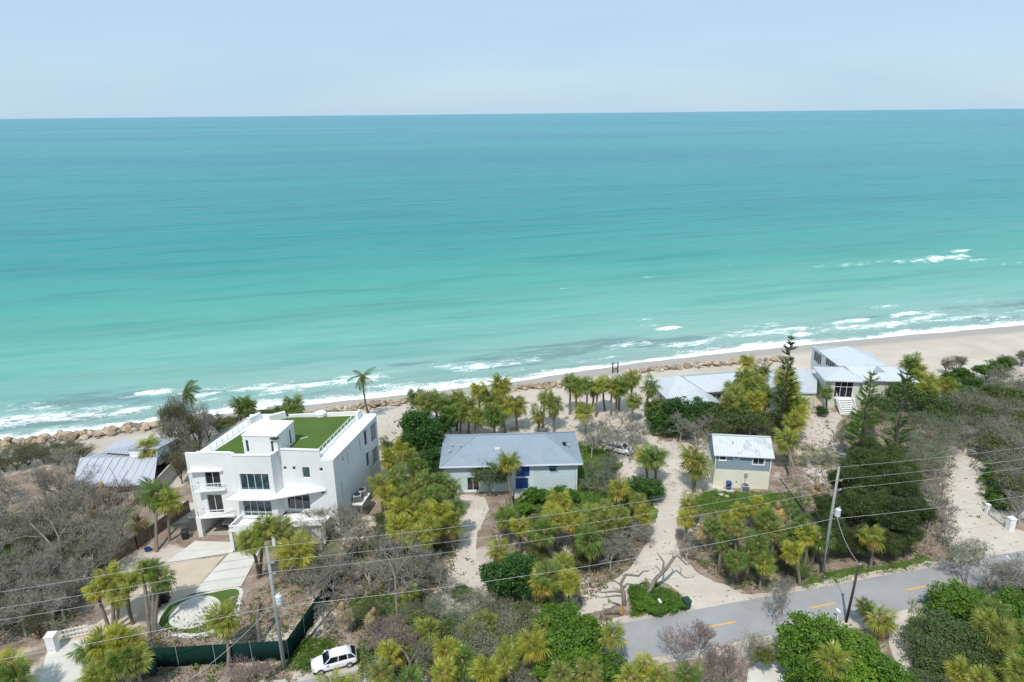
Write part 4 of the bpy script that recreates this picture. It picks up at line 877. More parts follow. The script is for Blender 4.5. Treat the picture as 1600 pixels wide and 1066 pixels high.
fence_run([P(138, 905), P(215, 858), P(297, 800)], 1.9, 'board_fence', 'weathered brown board fence along the side of the white house', 'wood', 'wood', 2.4, True)
def gate_pillar(px, py, w, h, label):
    g = G(px, py); r = thing('gate_pillar', label, 'pillar', tuple(g), .1); mb = MB(); mb.box(-w/2, w/2, -w/2, w/2, 0, h); bevel(mb.build('shaft', M['stucco'], r), .02); mb = MB(); mb.box(-w/2-.06, w/2+.06, -w/2-.06, w/2+.06, h+.002, h+.1); bevel(mb.build('cap', M['white'], r), .02)
gate_pillar(85, 1016, .85, 1.9, 'white stucco gate pillar at the head of the concrete drive')
w0, w1 = P(92, 1003), P(140, 992)
r = thing('drive_gate', 'white rail gate beside the stucco pillar', 'gate', tuple(w0)); mb = MB()
for z in (.25, .75, 1.25): mb.bar(w0+Vector((0, 0, z)), w1+Vector((0, 0, z)), .05, .08)
mb.build('rail', M['white'], r, world=True)
for k in range(9): c = w0.lerp(w1, k/8); mb = MB(); mb.bar(c+Vector((0, .04, .1)), c+Vector((0, .04, 1.4)), .04, .04); mb.build('picket', M['white'], r, world=True)
a, b = G(1545, 806), G(1572, 826)
r = thing('metal_gate', 'open pale metal gate beside the sandy drive', 'gate', tuple(a)); mb = MB()
for z in (.15, 1.35): mb.bar(a+Vector((0, 0, z)), b+Vector((0, 0, z)), .06, .08)
for k in (0, 1): c = a.lerp(b, k); mb.bar(c+Vector((0, 0, .1)), c+Vector((0, 0, 1.4)), .07, .07)
mb.build('frame', M['metal'], r, world=True)
for k in range(1, 18): c = a.lerp(b, k/18); mb = MB(); mb.bar(c+Vector((0, 0, .18)), c+Vector((0, 0, 1.33)), .025, .025); mb.build('picket', M['metal'], r, world=True)
mb = MB(); c = a.lerp(b, .48); mb.lathe([(.16, -.02), (.16, .02), (.02, .03)], (0, 0, 0), 12); ob = mb.build('round_emblem', M['white'], r); ob.location = (c.x-a.x, c.y-a.y-.05, .8); ob.rotation_euler = (math.pi/2, 0, .6)
gate_pillar(1577, 828, .75, 1.7, 'white gate pillar at the hinge of the pale metal gate')
gate_pillar(1541, 802, .4, 1.3, 'narrow dark-stained gate post opposite the white gate pillar')
def bin_(px, py, mat, label, s=1.0, rz=.3, tilt=0, at=None):
    g = at or G(px, py); r = thing('wheelie_bin', label, 'bin', tuple(g), rz); r.rotation_euler = (tilt, 0, rz); mb = MB()
    lo, hi = .24*s, .31*s; h = .98*s
    mb.add([(-lo, -lo, .06), (lo, -lo, .06), (lo, lo, .06), (-lo, lo, .06), (-hi, -hi*1.1, h), (hi, -hi*1.1, h), (hi, hi, h), (-hi, hi, h)], [(0, 3, 2, 1), (4, 5, 6, 7), (0, 1, 5, 4), (1, 2, 6, 5), (2, 3, 7, 6), (3, 0, 4, 7)])
    mb.box(-hi-.03, hi+.03, -hi*1.1-.03, hi+.03, h*.93, h*.985); bevel(mb.build('body', M[mat], r), .025)
    l = MB(); l.add([(-hi-.02, -hi*1.15, h), (hi+.02, -hi*1.15, h), (hi+.02, hi+.03, h), (-hi-.02, hi+.03, h), (-hi*.8, -hi*.8, h+.09), (hi*.8, -hi*.8, h+.09), (hi*.8, hi*.8, h+.12), (-hi*.8, hi*.8, h+.12)], [(4, 5, 6, 7), (0, 1, 5, 4), (1, 2, 6, 5), (2, 3, 7, 6), (3, 0, 4, 7)]); bevel(l.build('lid', M[mat], r), .02)
    hdl = MB(); hdl.tube([(-hi*.8, hi+.1, h-.02), (hi*.8, hi+.1, h-.02)], .02, 6); hdl.bar((-hi*.8, hi, h-.02), (-hi*.8, hi+.1, h-.02), .03, .03); hdl.bar((hi*.8, hi, h-.02), (hi*.8, hi+.1, h-.02), .03, .03); hdl.build('handle', M['black'], r)
    for sx in (-1, 1): w = MB(); w.tube([(sx*(lo+.0), lo+.04, .13), (sx*(lo+.07), lo+.04, .13)], .13, 12); w.build('wheel', M['tyre'], r)
bin_(1072, 951, 'greenbin', 'dark green wheelie bin at the mouth of the sandy driveway', 1.25)
bin_(240, 1054, 'greenbin', 'dark green wheelie bin standing against the green fence', 1.2, .1)
bin_(290, 842, 'black', 'black wheelie bin beside the carport corner of the white house', 1.25, .2)
bin_(246, 948, 'black', 'black bin at the edge of the paver drive by the front lawn', 1.5, .5)
bin_(259, 940, 'black', 'larger black bin behind the other one by the round patio lawn', 1.6, .3)
bin_(0, 0, 'bluebin', 'blue recycling bin against the cream wall of the small house', 1.1, -.13, 0, (31.2, 87.15, 0))
g = G(231, 861); r = thing('storage_tub', 'small blue tub left at the foot of the board fence', 'tub', tuple(g), .4); mb = MB(); mb.lathe([(.3, 0), (.38, .4), (.4, .42), (.34, .42), (.27, .05), (.02, .05)], n=14); mb.build('shell', M['bluebin'], r)
def mailbox(px, py, label):
    g = G(px, py); r = thing('mailbox', label, 'mailbox', tuple(g), .25); mb = MB(); mb.box(-.05, .05, -.05, .05, 0, 1.0); mb.build('post', M['white'], r)
    mb = MB(); mb.add([(x, y, z) for x in (-.14, .14) for (y, z) in ((-.25, 1.0), (.25, 1.0), (.25, 1.17), (.25, 1.17))], [(0, 1, 2), (4, 6, 5)]); mb = MB()
    prof = [(-.13, 0), (.13, 0), (.13, .14)]+[(.13*math.cos(a), .14+.12*math.sin(a)) for a in (.6, 1.2, 1.57, 1.94, 2.54)]+[(-.13, .14)]; n = len(prof)
    mb.add([(x, -.27, 1.0+z) for x, z in prof]+[(x, .27, 1.0+z) for x, z in prof], [tuple(range(n)), tuple(range(n, 2*n))[::-1]]+[(i, n+i, n+(i+1) % n, (i+1) % n) for i in range(n)]); mb.build('box', M['white'], r)
mailbox(1308, 968, 'white mailbox at the foot of the dark service pole')
mailbox(1030, 952, 'small white mailbox on a post in the grass mound')
mailbox(1573, 884, 'white mailbox among bare branches near the right driveway')
g = G(967, 958)
r = thing('tree_stump', 'freshly cut tree stump with an orange face lying by the road', 'stump', tuple(g), .4); mb = MB()
random.seed(4); mb.tube([(-1.6, .5, .22), (-.7, .25, .32), (0, 0, .42), (.22, -.3, .5)], [.2, .32, .46, .5], 14); mb.build('trunk', M['palmbark'], r, smooth=True)
ax = Vector((.22, -.3, .08)).normalized(); c = Vector((.22, -.3, .5))+ax*.005; uu = ax.orthogonal().normalized(); vv = ax.cross(uu); mb = MB(); ring = [c+(uu*math.cos(k*.3927)+vv*math.sin(k*.3927))*random.uniform(.43, .5) for k in range(16)]; mb.add(ring+[q+ax*.05 for q in ring], [tuple(range(16, 32))]+[(k, (k+1) % 16, 16+(k+1) % 16, 16+k) for k in range(16)]); mb.build('cut_face', M['cutwood'], r)
# wooden frame on the beach
g = G(961, 583); r = thing('timber_frame', 'two dark timber posts with a crossbar standing on the beach', 'posts', tuple(g), .25)
for x in (-.55, .55): mb = MB(); mb.bar((x, 0, -.3), (x*1.08, 0, 2.5), .2, .2); mb.build('post', M['darkpole'], r)
mb = MB(); mb.bar((-.5, -.12, 1.0), (.5, -.12, 1.05), .12, .22); mb.build('crossbar', M['darkpole'], r); mb = MB(); mb.bar((-.5, .12, .5), (.5, .12, .45), .1, .16); mb.build('crossbar', M['darkpole'], r)
# stepping stones in front of the small house
for i, (px, py) in enumerate(((1116, 762), (1123, 764), (1130, 766), (1138, 768), (1145, 768), (1127, 773), (1136, 776))):
    g = G(px, py); random.seed(i); mb = MB(); mb.prism([(.38*random.uniform(.8, 1.1)*math.cos(a*.785), .34*random.uniform(.8, 1.1)*math.sin(a*.785)) for a in range(8)], -.02, .09); o = mb.build('stepping_stone', M['concrete']); o.location = g
    tag(o, 'pale flat stepping stone on the lawn before the cream wall', 'stone', 'stepping stones by the small house')

# ------------------------------------------------------------------ cars
def car(loc, rz, mat, label):
    r = thing('parked_car', label, 'car', loc, rz)
    # stations along x (front negative): x, half width, sill z, belt z
    st = [(-2.22, .62, .42, .62), (-2.12, .78, .30, .74), (-1.75, .88, .24, .86), (-1.2, .92, .22, .95), (-.7, .93, .22, 1.0), (.2, .93, .22, 1.02), (1.2, .93, .22, 1.04), (1.8, .91, .24, 1.04), (2.12, .86, .30, .98), (2.24, .78, .42, .85)]
    vs = []
    for x, w, a, b in st: vs += [(x, -w*.9, a), (x, -w, a+.12), (x, -w, (a+b)/2), (x, -w*.94, b-.06), (x, -w*.82, b), (x, 0, b+.03), (x, w*.82, b), (x, w*.94, b-.06), (x, w, (a+b)/2), (x, w, a+.12), (x, w*.9, a)]
    k = 11; n = len(st); fs = [(i*k+j, (i+1)*k+j, (i+1)*k+(j+1) % k, i*k+(j+1) % k) for i in range(n-1) for j in range(k)]+[tuple(range(k)), tuple((n-1)*k+j for j in range(k))[::-1]]
    mb = MB(); mb.add(vs, fs); body = mb.build('body', M[mat], r, smooth=True); sb = body.modifiers.new('sub', 'SUBSURF'); sb.levels = 1; sb.render_levels = 1
    cab = [(-1.05, .80, .99, .99), (-.35, .66, 1.0, 1.46), (.1, .66, 1.0, 1.53), (1.2, .65, 1.03, 1.50), (1.75, .62, 1.03, 1.36), (2.12, .74, 1.0, 1.0)]
    g = MB(); vs = []
    for x, w, b, t in cab: vs += [(x, -.82, b), (x, -w, t), (x, w, t), (x, .82, b)]
    g.add(vs, [(i*4+j, (i+1)*4+j, (i+1)*4+j+1, i*4+j+1) for i in range(len(cab)-1) for j in range(3)]); g.build('window_glass', M['darkglass'], r)
    rr = MB(); vs = []
    for x, w, z in ((-.42, .64, 1.45), (.1, .66, 1.545), (1.2, .65, 1.515), (1.72, .61, 1.40)): vs += [(x, -w-.015, z-.03), (x, -w*.8, z+.02), (x, w*.8, z+.02), (x, w+.015, z-.03)]
    rr.add(vs, [(i*4+j, (i+1)*4+j, (i+1)*4+j+1, i*4+j+1) for i in range(3) for j in range(3)]); ro = rr.build('roof', M[mat], r, smooth=True); so = ro.modifiers.new('t', 'SOLIDIFY'); so.thickness = .04
    pl = MB()
    for s in (-1, 1):
        for a, b in (((-1.02, .82, 1.0), (-.40, .67, 1.46)), ((.35, .835, 1.0), (.4, .675, 1.52)), ((1.3, .835, 1.02), (1.25, .665, 1.5)), ((2.08, .80, 1.02), (1.72, .63, 1.39))): pl.bar((a[0], s*a[1], a[2]), (b[0], s*b[1], b[2]), .07, .05)
    pl.build('pillar', M[mat], r)
    for x in (-1.38, 1.38):
        for s in (-1, 1):
            t = MB(); t.tube([(x, s*.74, .33), (x, s*.95, .33)], .33, 18); ty = t.build('wheel', M['tyre'], r); q = MB(); q.tube([(x, s*.90, .33), (x, s*.962, .33)], .21, 12); q.build('rim', M['rim'], ty)
    for s in (-1, 1):
        h = MB(); h.box(-2.19, -1.95, min(s*.48, s*.80), max(s*.48, s*.80), .64, .78); bevel(h.build('headlight', M['lamp'], r), .03)
        h = MB(); h.box(2.08, 2.235, min(s*.55, s*.82), max(s*.55, s*.82), .72, .92); bevel(h.build('tail_light', M['redlamp'], r), .03)
        h = MB(); h.box(-.85, -.65, min(s*.93, s*1.08), max(s*.93, s*1.08), 1.0, 1.13); bevel(h.build('mirror', M[mat], r), .03)
    h = MB(); h.box(-2.235, -2.1, -.42, .42, .40, .58); h.build('grille', M['black'], r)
    h = MB(); h.box(-2.1, 2.1, -.8, .8, .2, .3); h.build('underbody', M['black'], r)
car((-18.0, 54.4, .03), math.radians(20), 'carwhite', 'white hatchback parked on the verge beside the green fence')
g = G(968, 712); car((g.x+.3, g.y+1.2, .03), math.radians(150), 'carwhite', 'white car parked on sand under the grey canopy tree')
car((-37.6, 80.3, .07), math.radians(80), 'carsilver', 'silver car parked in the carport of the white house')
# ------------------------------------------------------------------ boulder revetment
def rock_mesh(seed):
    random.seed(seed); bm = bmesh.new(); bmesh.ops.create_icosphere(bm, subdivisions=2, radius=1)
    pl = [(Vector((random.gauss(0, 1), random.gauss(0, 1), random.gauss(0, 1))).normalized(), random.uniform(.45, .85)) for _ in range(14)]
    for v in bm.verts:
        for n, d in pl:
            k = v.co.dot(n)
            if k > d: v.co -= n*(k-d)
        v.co.x *= 1.15; v.co.z *= .72; v.co += Vector((random.uniform(-.04, .04),)*3)
    me = bpy.data.meshes.new('boulder'); bm.to_mesh(me); bm.free(); me.materials.append(M['rock']); return me
ROCKS = [rock_mesh(i) for i in range(8)]
def revetment(label, pts, n, width, smin, smax, seed):
    random.seed(seed); w = [G(*p) for p in pts]; r = thing('rock_revetment', label, 'rocks', tuple(w[0]))
    seg = [(w[i+1]-w[i]).length for i in range(len(w)-1)]; tot = sum(seg)
    for i in range(n):
        d = random.random()*tot; j = 0
        while d > seg[j] and j < len(seg)-1: d -= seg[j]; j += 1
        e = (w[j+1]-w[j]).normalized(); q = w[j]+e*d; off = random.gauss(0, .5)*width; nn = Vector((-e.y, e.x, 0)); q = q+nn*off; s = (smin+(smax-smin)*1.25*random.random()**2.0)*(1.15-.35*min(1, abs(off)/width))
        z = gz(q.x, q.y)+max(0, .55*(1-abs(off)/width))*random.random()+s*.25
        o = link('boulder', random.choice(ROCKS), r, (q.x-w[0].x, q.y-w[0].y, z-w[0].z), (random.uniform(-.4, .4), random.uniform(-.4, .4), random.uniform(0, 6.3)), (s*random.uniform(.8, 1.3), s, s*random.uniform(.75, 1.1)))
revetment('tan boulder revetment along the shore beyond the grey roofed house', [(-30, 699), (60, 690), (140, 681), (210, 672), (262, 664), (330, 652)], 300, 2.4, .32, .9, 1)
revetment('tan boulders along the beach beyond the white house roof terrace', [(440, 655), (520, 645), (580, 636), (640, 629)], 170, 2.0, .3, .8, 2)
revetment('loose tan boulders on the beach behind the palm row', [(790, 611), (815, 608), (850, 605), (885, 601), (905, 603)], 90, 1.3, .35, .8, 3)
revetment('low boulder line between the beach and the cross-gable beach house', [(985, 584), (1030, 578), (1080, 574), (1130, 570), (1175, 566), (1235, 562)], 150, 1.6, .35, .85, 4)
# ------------------------------------------------------------------ vegetation: palms
def frond_geo(rng, R=1.15, pet=.85, seg=11, droop=.55, dead=False):
    "fan frond: petiole along +x, arching costa, folded leaf segments"
    V = []; Fc = []
    def quad(a, b, c, d): k = len(V); V.extend([a, b, c, d]); Fc.append((k, k+1, k+2, k+3))
    def cpos(s):     # along petiole + costa, s in metres
        z = .10*s-(.16 if not dead else .25)*s*s*droop; return np.array([s*.95, 0, z])
    w = .022
    ps = [cpos(pet*k/3) for k in range(4)]
    for a, b in zip(ps[:-1], ps[1:]): quad(a+(0, w, 0), a+(0, -w, 0), b+(0, -w, .0), b+(0, w, 0)); quad(a+(0, 0, w), a+(0, 0, -w), b+(0, 0, -w), b+(0, 0, w))
    for sd in (-1, 1):
        for k in range(seg):
            f = (k+.5)/seg; s0 = pet+.45*R*(1-f)**1.0*.9; o = cpos(s0)
            ang = math.radians(4+138*f**1.05)*sd+rng.uniform(-.06, .06); L = R*(1-.30*f)*rng.uniform(.85, 1.08)
            d = np.array([math.cos(ang), math.sin(ang), -.12-.25*f]); d /= np.linalg.norm(d)
            side = np.array([-math.sin(ang), math.cos(ang), 0]); wd = .046*R*rng.uniform(.8, 1.2)
            fold = np.array([0, 0, .035])
            m = o+d*L*.55+np.array([0, 0, -.05*droop]); t1 = m+d*L*.30+np.array([0, 0, -.20*L*droop]); t2 = t1+d*L*.12+np.array([0, 0, -.28*L*droop])
            quad(o, m-side*wd, m+fold, o+(0, 0, .01)); quad(o, o+(0, 0, .01), m+fold, m+side*wd)
            quad(m-side*wd, t1-side*wd*.5, t1+side*wd*.5, m+side*wd)
            quad(t1-side*wd*.45, t2-side*.006, t2+side*.006, t1+side*wd*.45)
    return np.array(V), np.array(Fc)
rng = np.random.default_rng(11)
FG = [frond_geo(rng, 1.1, .80, 12, .55+.4*(i % 3)) for i in range(4)]
FD = [frond_geo(rng, .95, .75, 8, 1.0, True) for i in range(2)]
FROND = [fast_mesh('frond', v, f, M['palm']) for v, f in FG]
def rotm(yaw, pitch, roll=0):
    cy, sy, cp, sp, cr, sr = math.cos(yaw), math.sin(yaw), math.cos(pitch), math.sin(pitch), math.cos(roll), math.sin(roll)
    return np.array([[cy, -sy, 0], [sy, cy, 0], [0, 0, 1]]) @ np.array([[cp, 0, -sp], [0, 1, 0], [sp, 0, cp]]) @ np.array([[1, 0, 0], [0, cr, -sr], [0, sr, cr]])
def crown_angles(n, rng, up=1.25, lo=-.75):
    out = []
    for i in range(n):
        k = (i+.5)/n; out.append((i*2.39996+rng.uniform(-.25, .25), up-(up-lo)*k**.85+rng.uniform(-.12, .12), rng.uniform(-.5, .5), rng.uniform(.85, 1.12)))
    return out
def merge(parts):
    Vs, Fs, Ms, b = [], [], [], 0
    for v, f, m in parts: Vs.append(v); Fs.append(f+b); Ms.append(np.full(len(f), m)); b += len(v)
    return np.concatenate(Vs), np.concatenate(Fs), np.concatenate(Ms)
def core_geo(rng, dead, skirt_mi=1):
    mb = MB(); n = 9; prof = [(.16, -.75), (.24, -.45), (.30, -.1), (.22, .18), (.04, .38)]
    V = []; Fc = []
    for i, (r, z) in enumerate(prof):
        for k in range(n): a = 2*math.pi*k/n; rr = r*(1+.25*((k+i) % 2)); V.append((rr*math.cos(a), rr*math.sin(a), z))
    for i in range(len(prof)-1):
        for k in range(n): Fc.append((i*n+k, i*n+(k+1) % n, (i+1)*n+(k+1) % n, (i+1)*n+k))
    parts = [(np.array(V), np.array(Fc), 0)]
    for j in range(dead):
        v, f = FD[j % 2]; v = v @ rotm(j*2.4+rng.uniform(-.4, .4), rng.uniform(-1.45, -.85), rng.uniform(-.8, .8)).T*rng.uniform(.75, 1.1)+np.array([0, 0, -.25]); parts.append((v, f, 1))
    return parts
def core_mesh(dead, seed):
    r = np.random.default_rng(seed); v, f, m = merge(core_geo(r, dead)); return fast_mesh('crown', v, f, [M['boots'], M['deadfrond']], m)
CORES = [core_mesh(d, i) for i, d in enumerate((3, 6, 9, 13))]
CORE_DEAD = [core_mesh(24, 40+i) for i in range(2)]
def full_crown(n, dead, seed, up=1.25, lo=-.75, R=1):
    r = np.random.default_rng(seed); parts = core_geo(r, dead)
    for i, (a, p, ro, s) in enumerate(crown_angles(n, r, up, lo)):
        v, f = FG[i % 4]; parts.append((v @ rotm(a, p, ro).T*s*R, f, 2))
    v, f, m = merge(parts); return fast_mesh('crown', v, f, [M['boots'], M['deadfrond'], M['palm']], m)
FULL = [full_crown(26, d, 60+i) for i, d in enumerate((3, 7, 12))]
def trunk_mesh(seed, r0=.19, r1=.15):
    r = np.random.default_rng(seed); bx, by = r.uniform(-.25, .25, 2); n = 12; pts = []; rad = []
    for i in range(n+1):
        k = i/n; s = math.sin(math.pi*k); pts.append((bx*s, by*s, k)); rad.append((r0+(r1-r0)*k)*(1+.10*(i % 2))*(1.35 if i == 0 else 1))
    V = []
    for (x, y, z), q in zip(pts, rad):
        for k in range(8): a = k*math.pi/4; V.append((x+q*math.cos(a), y+q*math.sin(a), z))
    Fc = [(i*8+k, i*8+(k+1) % 8, i*8+8+(k+1) % 8, i*8+8+k) for i in range(n) for k in range(8)]
    return fast_mesh('trunk', V, Fc, M['palmbark'], smooth=True)
TRUNKS = [trunk_mesh(i) for i in range(5)]
prng = np.random.default_rng(77)
TINTS = [(1, 1, 1, 1), (1.22, 1.2, .95, 1), (.75, .92, .9, 1), (1.1, 1.15, .9, 1), (1.42, 1.32, .8, 1), (.6, .78, .7, 1)]
TNAME = ['olive', 'yellowish', 'deep green', 'fresh green', 'golden-tipped', 'dark green']; SNAME = ['clean-necked ', '', 'brown-skirted ', 'shaggy ']
def palm(px, py, h, label, group=None, s=1.0, base=None, near=True, dead=None, tint=None, name='sabal_palm', allDead=False, n=26):
    s *= prng.uniform(.78, 1.12); n = int(n*prng.uniform(.7, 1.08)); h *= prng.uniform(.95, 1.12) if not base else 1
    top = P(px, py, h)
    if base: b = G(*base)
    else:
        b = Vector((top.x+prng.uniform(-.5, .5), top.y+prng.uniform(-.4, .4), 0)); b.z = gz(b.x, b.y)
    r = thing(name, label, 'palm tree', tuple(b), 0, group)
    d = top-b; L = d.length; q = d.to_track_quat('Z', 'Y')
    t = link('trunk', TRUNKS[prng.integers(5)], r, (0, 0, 0), (0, 0, 0), (1, 1, L)); t.rotation_euler = (q @ Matrix.Rotation(prng.uniform(0, 6), 3, 'Z').to_quaternion()).to_euler()
    tint = TINTS[prng.integers(len(TINTS))] if tint is None else tint
    dl = prng.integers(4) if dead is None else dead
    if allDead: me = CORE_DEAD[prng.integers(2)]
    elif near: me = CORES[dl]
    else: me = FULL[min(2, dl)]
    yaw = prng.uniform(0, 6.28)
    c = link('crown', me, r, tuple(d), (prng.uniform(-.28, .28), prng.uniform(-.28, .28), yaw), (s, s, s)); c.color = tint
    if near and not allDead:
        for i, (a, p, ro, k) in enumerate(crown_angles(n, prng, 1.3, -prng.uniform(.5, 1.1))):
            k *= prng.uniform(.8, 1.1)
            f = link('frond', FROND[i % 4], c, (0, 0, 0), (0, 0, 0), (k, k, k)); f.rotation_euler = Matrix(rotm(a, p, ro).tolist()).to_euler()
            w = .55+.45*min(1, 1.7*(1-i/n)); f.color = (tint[0]*(1.15 if i > n*.7 else 1), tint[1]*w**.2, tint[2], 1)
    return r
def palms(label, group, lst, **kw):
    for q in lst:
        k = {**kw, **(q[3] if len(q) > 3 else {})}; lb = label
        if not k.get('allDead') and len(lst) > 6:
            if 'tint' not in k: k['tint'] = TINTS[prng.integers(len(TINTS))]
            if k.get('dead') is None: k['dead'] = int(prng.integers(4))
            lb = SNAME[k['dead']]+TNAME[TINTS.index(k['tint'])]+' '+label
        palm(*q[:3], lb, group, **k)
Y = dict(tint=TINTS[4]); D = dict(tint=TINTS[5])
palms('palm in the stand between white house and blue cottage', 'palms between the two houses',
      [(606, 697, 4.5), (609, 718, 5), (640, 716, 5), (626, 703, 4.2), (655, 731, 5), (621, 745, 5.5), (665, 755, 5.5), (687, 753, 4.5), (594, 757, 5), (626, 772, 5.5), (648, 764, 5), (677, 775, 5), (623, 796, 5, Y), (646, 790, 5.5), (667, 804, 5), (716, 794, 4.5), (640, 815, 5), (606, 775, 4.6), (706, 762, 4.2), (624, 824, 5.2, Y), (690, 800, 5), (673, 826, 4.6), (704, 818, 4.2), (655, 842, 4.5)], s=.95)
palms('palm between the blue cottage roof and the beach', 'palm row behind the blue cottage',
      [(650, 620, 6), (666, 628, 5.5), (682, 625, 6.2), (700, 632, 5.6), (716, 621, 6.2), (733, 632, 5), (748, 610, 6.8), (765, 622, 5.5), (782, 600, 7.2), (787, 633, 5.5), (745, 650, 4.6), (772, 648, 4.8), (722, 645, 4.5), (704, 648, 4.8), (808, 632, 5, dict(base=(808, 673)))], near=False, s=1.1)
palms('sabal palm of the trio standing on open sand behind the blue cottage', 'palm trio on the sand', [(840, 647, 4.2), (853, 621, 5.4), (865, 631, 5, dict(base=(865, 676)))], s=1.1)
palms('wind-battered palm in the grove by the timber posts', 'battered palms by the timber posts',
      [(891, 596, 6), (902, 603, 5.5), (918, 601, 5.5), (928, 607, 5), (936, 602, 5.5), (944, 598, 5.8), (958, 602, 5.5), (966, 608, 5), (912, 642, 4.2), (973, 600, 5.4), (989, 592, 6, dict(dead=0)), (991, 626, 4.4, dict(dead=0)), (1020, 634, 3.8)], near=False, dead=2, s=1.02)
palm(1016, 604, 6, 'slender palm standing apart at the corner of the cross-gable beach house', base=(1008, 650), s=1.1)
palms('palm in the clump before the cross-gable roof, beside the slender pine', 'palms left of the tall pine', [(1166, 566, 8.5), (1162, 590, 7), (1144, 609, 6), (1170, 608, 6), (1149, 622, 5.5), (1138, 628, 5), (1190, 582, 7.5), (1186, 600, 6.5), (1180, 628, 5), (1156, 640, 4.4), (1196, 618, 5.5)], s=1.15)
palms('palm between the slender pine and the sand yard', 'palms right of the tall pine', [(1226, 588, 7), (1229, 604, 6), (1238, 630, 5), (1246, 648, 4.4), (1228, 634, 5), (1236, 612, 5.6), (1250, 632, 4.6), (1240, 662, 4)], s=1.15)
palm(1230, 686, 5.2, 'palm with an orange-brown dead skirt beside the small slate house', dead=3, s=1.1, base=(1234, 750))
palm(1023, 714, 4.6, 'palm on the sand beside the clipped dark hedge', base=(1025, 758), s=1.15); palm(1008, 712, 4.2, 'smaller palm leaning beside the one at the clipped hedge', base=(1012, 752), s=.9)
palm(1081, 712, 5.6, 'full-skirted palm at the left corner of the small slate house', base=(1085, 768), s=1.25, dead=3); palm(1090, 728, 4.2, 'lower palm crowding the full-skirted palm by the small house', s=1.1, dead=2)
palm(795, 722, 6.2, 'single tall palm in front of the blue screen doors', base=(801, 792), s=.95)
palms('palm in the grove before the blue cottage hedge', 'palms before the cottage', [(876, 783, 3.6, Y), (862, 800, 4), (898, 815, 4.4), (869, 812, 4.4), (850, 831, 4.5, dict(base=(858, 872))), (836, 826, 4.4), (791, 808, 4), (812, 822, 4.2), (909, 838, 4.0), (930, 804, 4), (949, 794, 4), (967, 764, 4.4), (999, 785, 4.2), (970, 806, 4), (945, 818, 3.6), (922, 846, 4), (780, 860, 4.2, dict(base=(790, 900))), (1006, 803, 3.5)], s=.88)
palms('yellow-green palm rising beside the dark round tree', 'palms by the dark round tree', [(858, 897, 4.6, dict(base=(858, 943))), (890, 908, 4.8, dict(base=(893, 958), **Y)), (880, 884, 4), (848, 910, 3.6)], s=.88)
palms('palm in the thicket between slate house and road', 'palms before the slate house', [(1077, 788, 3.6), (1072, 813, 3.8, Y), (1113, 822, 4), (1135, 811, 4.2, Y), (1152, 825, 4.4), (1155, 797, 3.6, Y), (1184, 790, 3.6, Y), (1199, 811, 4.2), (1150, 876, 4.2, dict(base=(1152, 910))), (1170, 862, 4), (1184, 850, 4.4), (1130, 845, 4), (1210, 830, 4), (1252, 822, 5), (1262, 835, 4.6, Y), (1238, 862, 4.6, dict(base=(1250, 914))), (1281, 840, 4), (1240, 840, 4.4), (1195, 880, 3.4)], s=.84)
palms('dead brown palm with hanging fronds among the green palms by the road', 'dead palms before the slate house', [(1098, 822, 3.6, dict(base=(1103, 862))), (1216, 788, 3.2)], allDead=True, s=1.1)
palm(1278, 758, 1.4, 'low starburst of dead grey fronds right of the slate house', allDead=True, s=1.3, name='dead_palm')
palm(414, 822, 6.8, 'large bright palm head rising before the white house porch', base=(407, 902), s=1.08, n=30, tint=TINTS[3]); palm(441, 826, 6.4, 'second palm head against the white porch, over bare twigs', s=1.08, n=30); palm(389, 846, 6.4, 'palm leaning over the white slab drive', base=(404, 903), s=.95, tint=TINTS[3])
palm(462, 865, 4.4, 'pale yellow palm among bare twigs behind the left grey pole', s=1.15, tint=TINTS[4])
palm(348, 968, 4.8, 'leaning palm in front of the green fence with a thick dark trunk', base=(357, 1050), s=.85, tint=TINTS[1])
palms('palm standing at the edge of the paver drive', 'palms at the paver drive', [(150, 922, 5, dict(base=(172, 985))), (172, 905, 5.6, dict(base=(176, 985))), (200, 908, 5.6, dict(base=(208, 975))), (185, 928, 4.8, dict(base=(180, 985))), (224, 893, 6, dict(base=(234, 995))), (238, 888, 6.2, dict(base=(238, 992))), (251, 905, 5.6, dict(base=(243, 990)))], s=.86)
palms('crowded palm beside the concrete drive and green fence end', 'yellowing palms by the concrete drive', [(185, 1000, 3.4, Y), (160, 1008, 3.4, Y), (205, 1006, 3.2, Y), (135, 1018, 3), (172, 1042, 3.4), (150, 1058, 3), (195, 1036, 3.4, D), (214, 1030, 3.6)], s=.85, dead=2)
palms('palm at the far left of the concrete drive mouth', 'palms left of the drive', [(14, 1040, 3.5), (-5, 1056, 3.5), (28, 1062, 3)], s=.85)
palm(246, 773, 5.8, 'dark-trunked palm between the board fence and the white house', base=(245, 862), s=1.2); palm(264, 784, 5.6, 'palm close to the left wall of the white house', base=(265, 845), s=1.1)
palm(232, 699, 4.6, 'brownish palm in front of the grey roofed house', dead=3, s=.95, tint=TINTS[4])
palm(145, 790, 3.2, 'dead palm with straw-coloured fronds in the bare thicket', allDead=True, s=1.1, name='dead_palm'); palm(158, 757, 3.6, 'dead straw palm head before the grey metal roof', allDead=True, name='dead_palm'); palm(211, 806, 3, 'russet dead palm bush beside the board fence', allDead=True, s=1.3, name='dead_palm')
palms('dead straw-coloured palm with drooping fronds near the white car', 'dead palms near the white car', [(534, 945, 4, dict(base=(552, 985))), (584, 953, 3.6, dict(base=(590, 985)))], allDead=True, s=1.05, name='dead_palm')
palm(404, 942, 4, 'dead palm trunk with a few brown fronds behind the green fence', allDead=True, s=.8, base=(408, 1010), name='dead_palm')
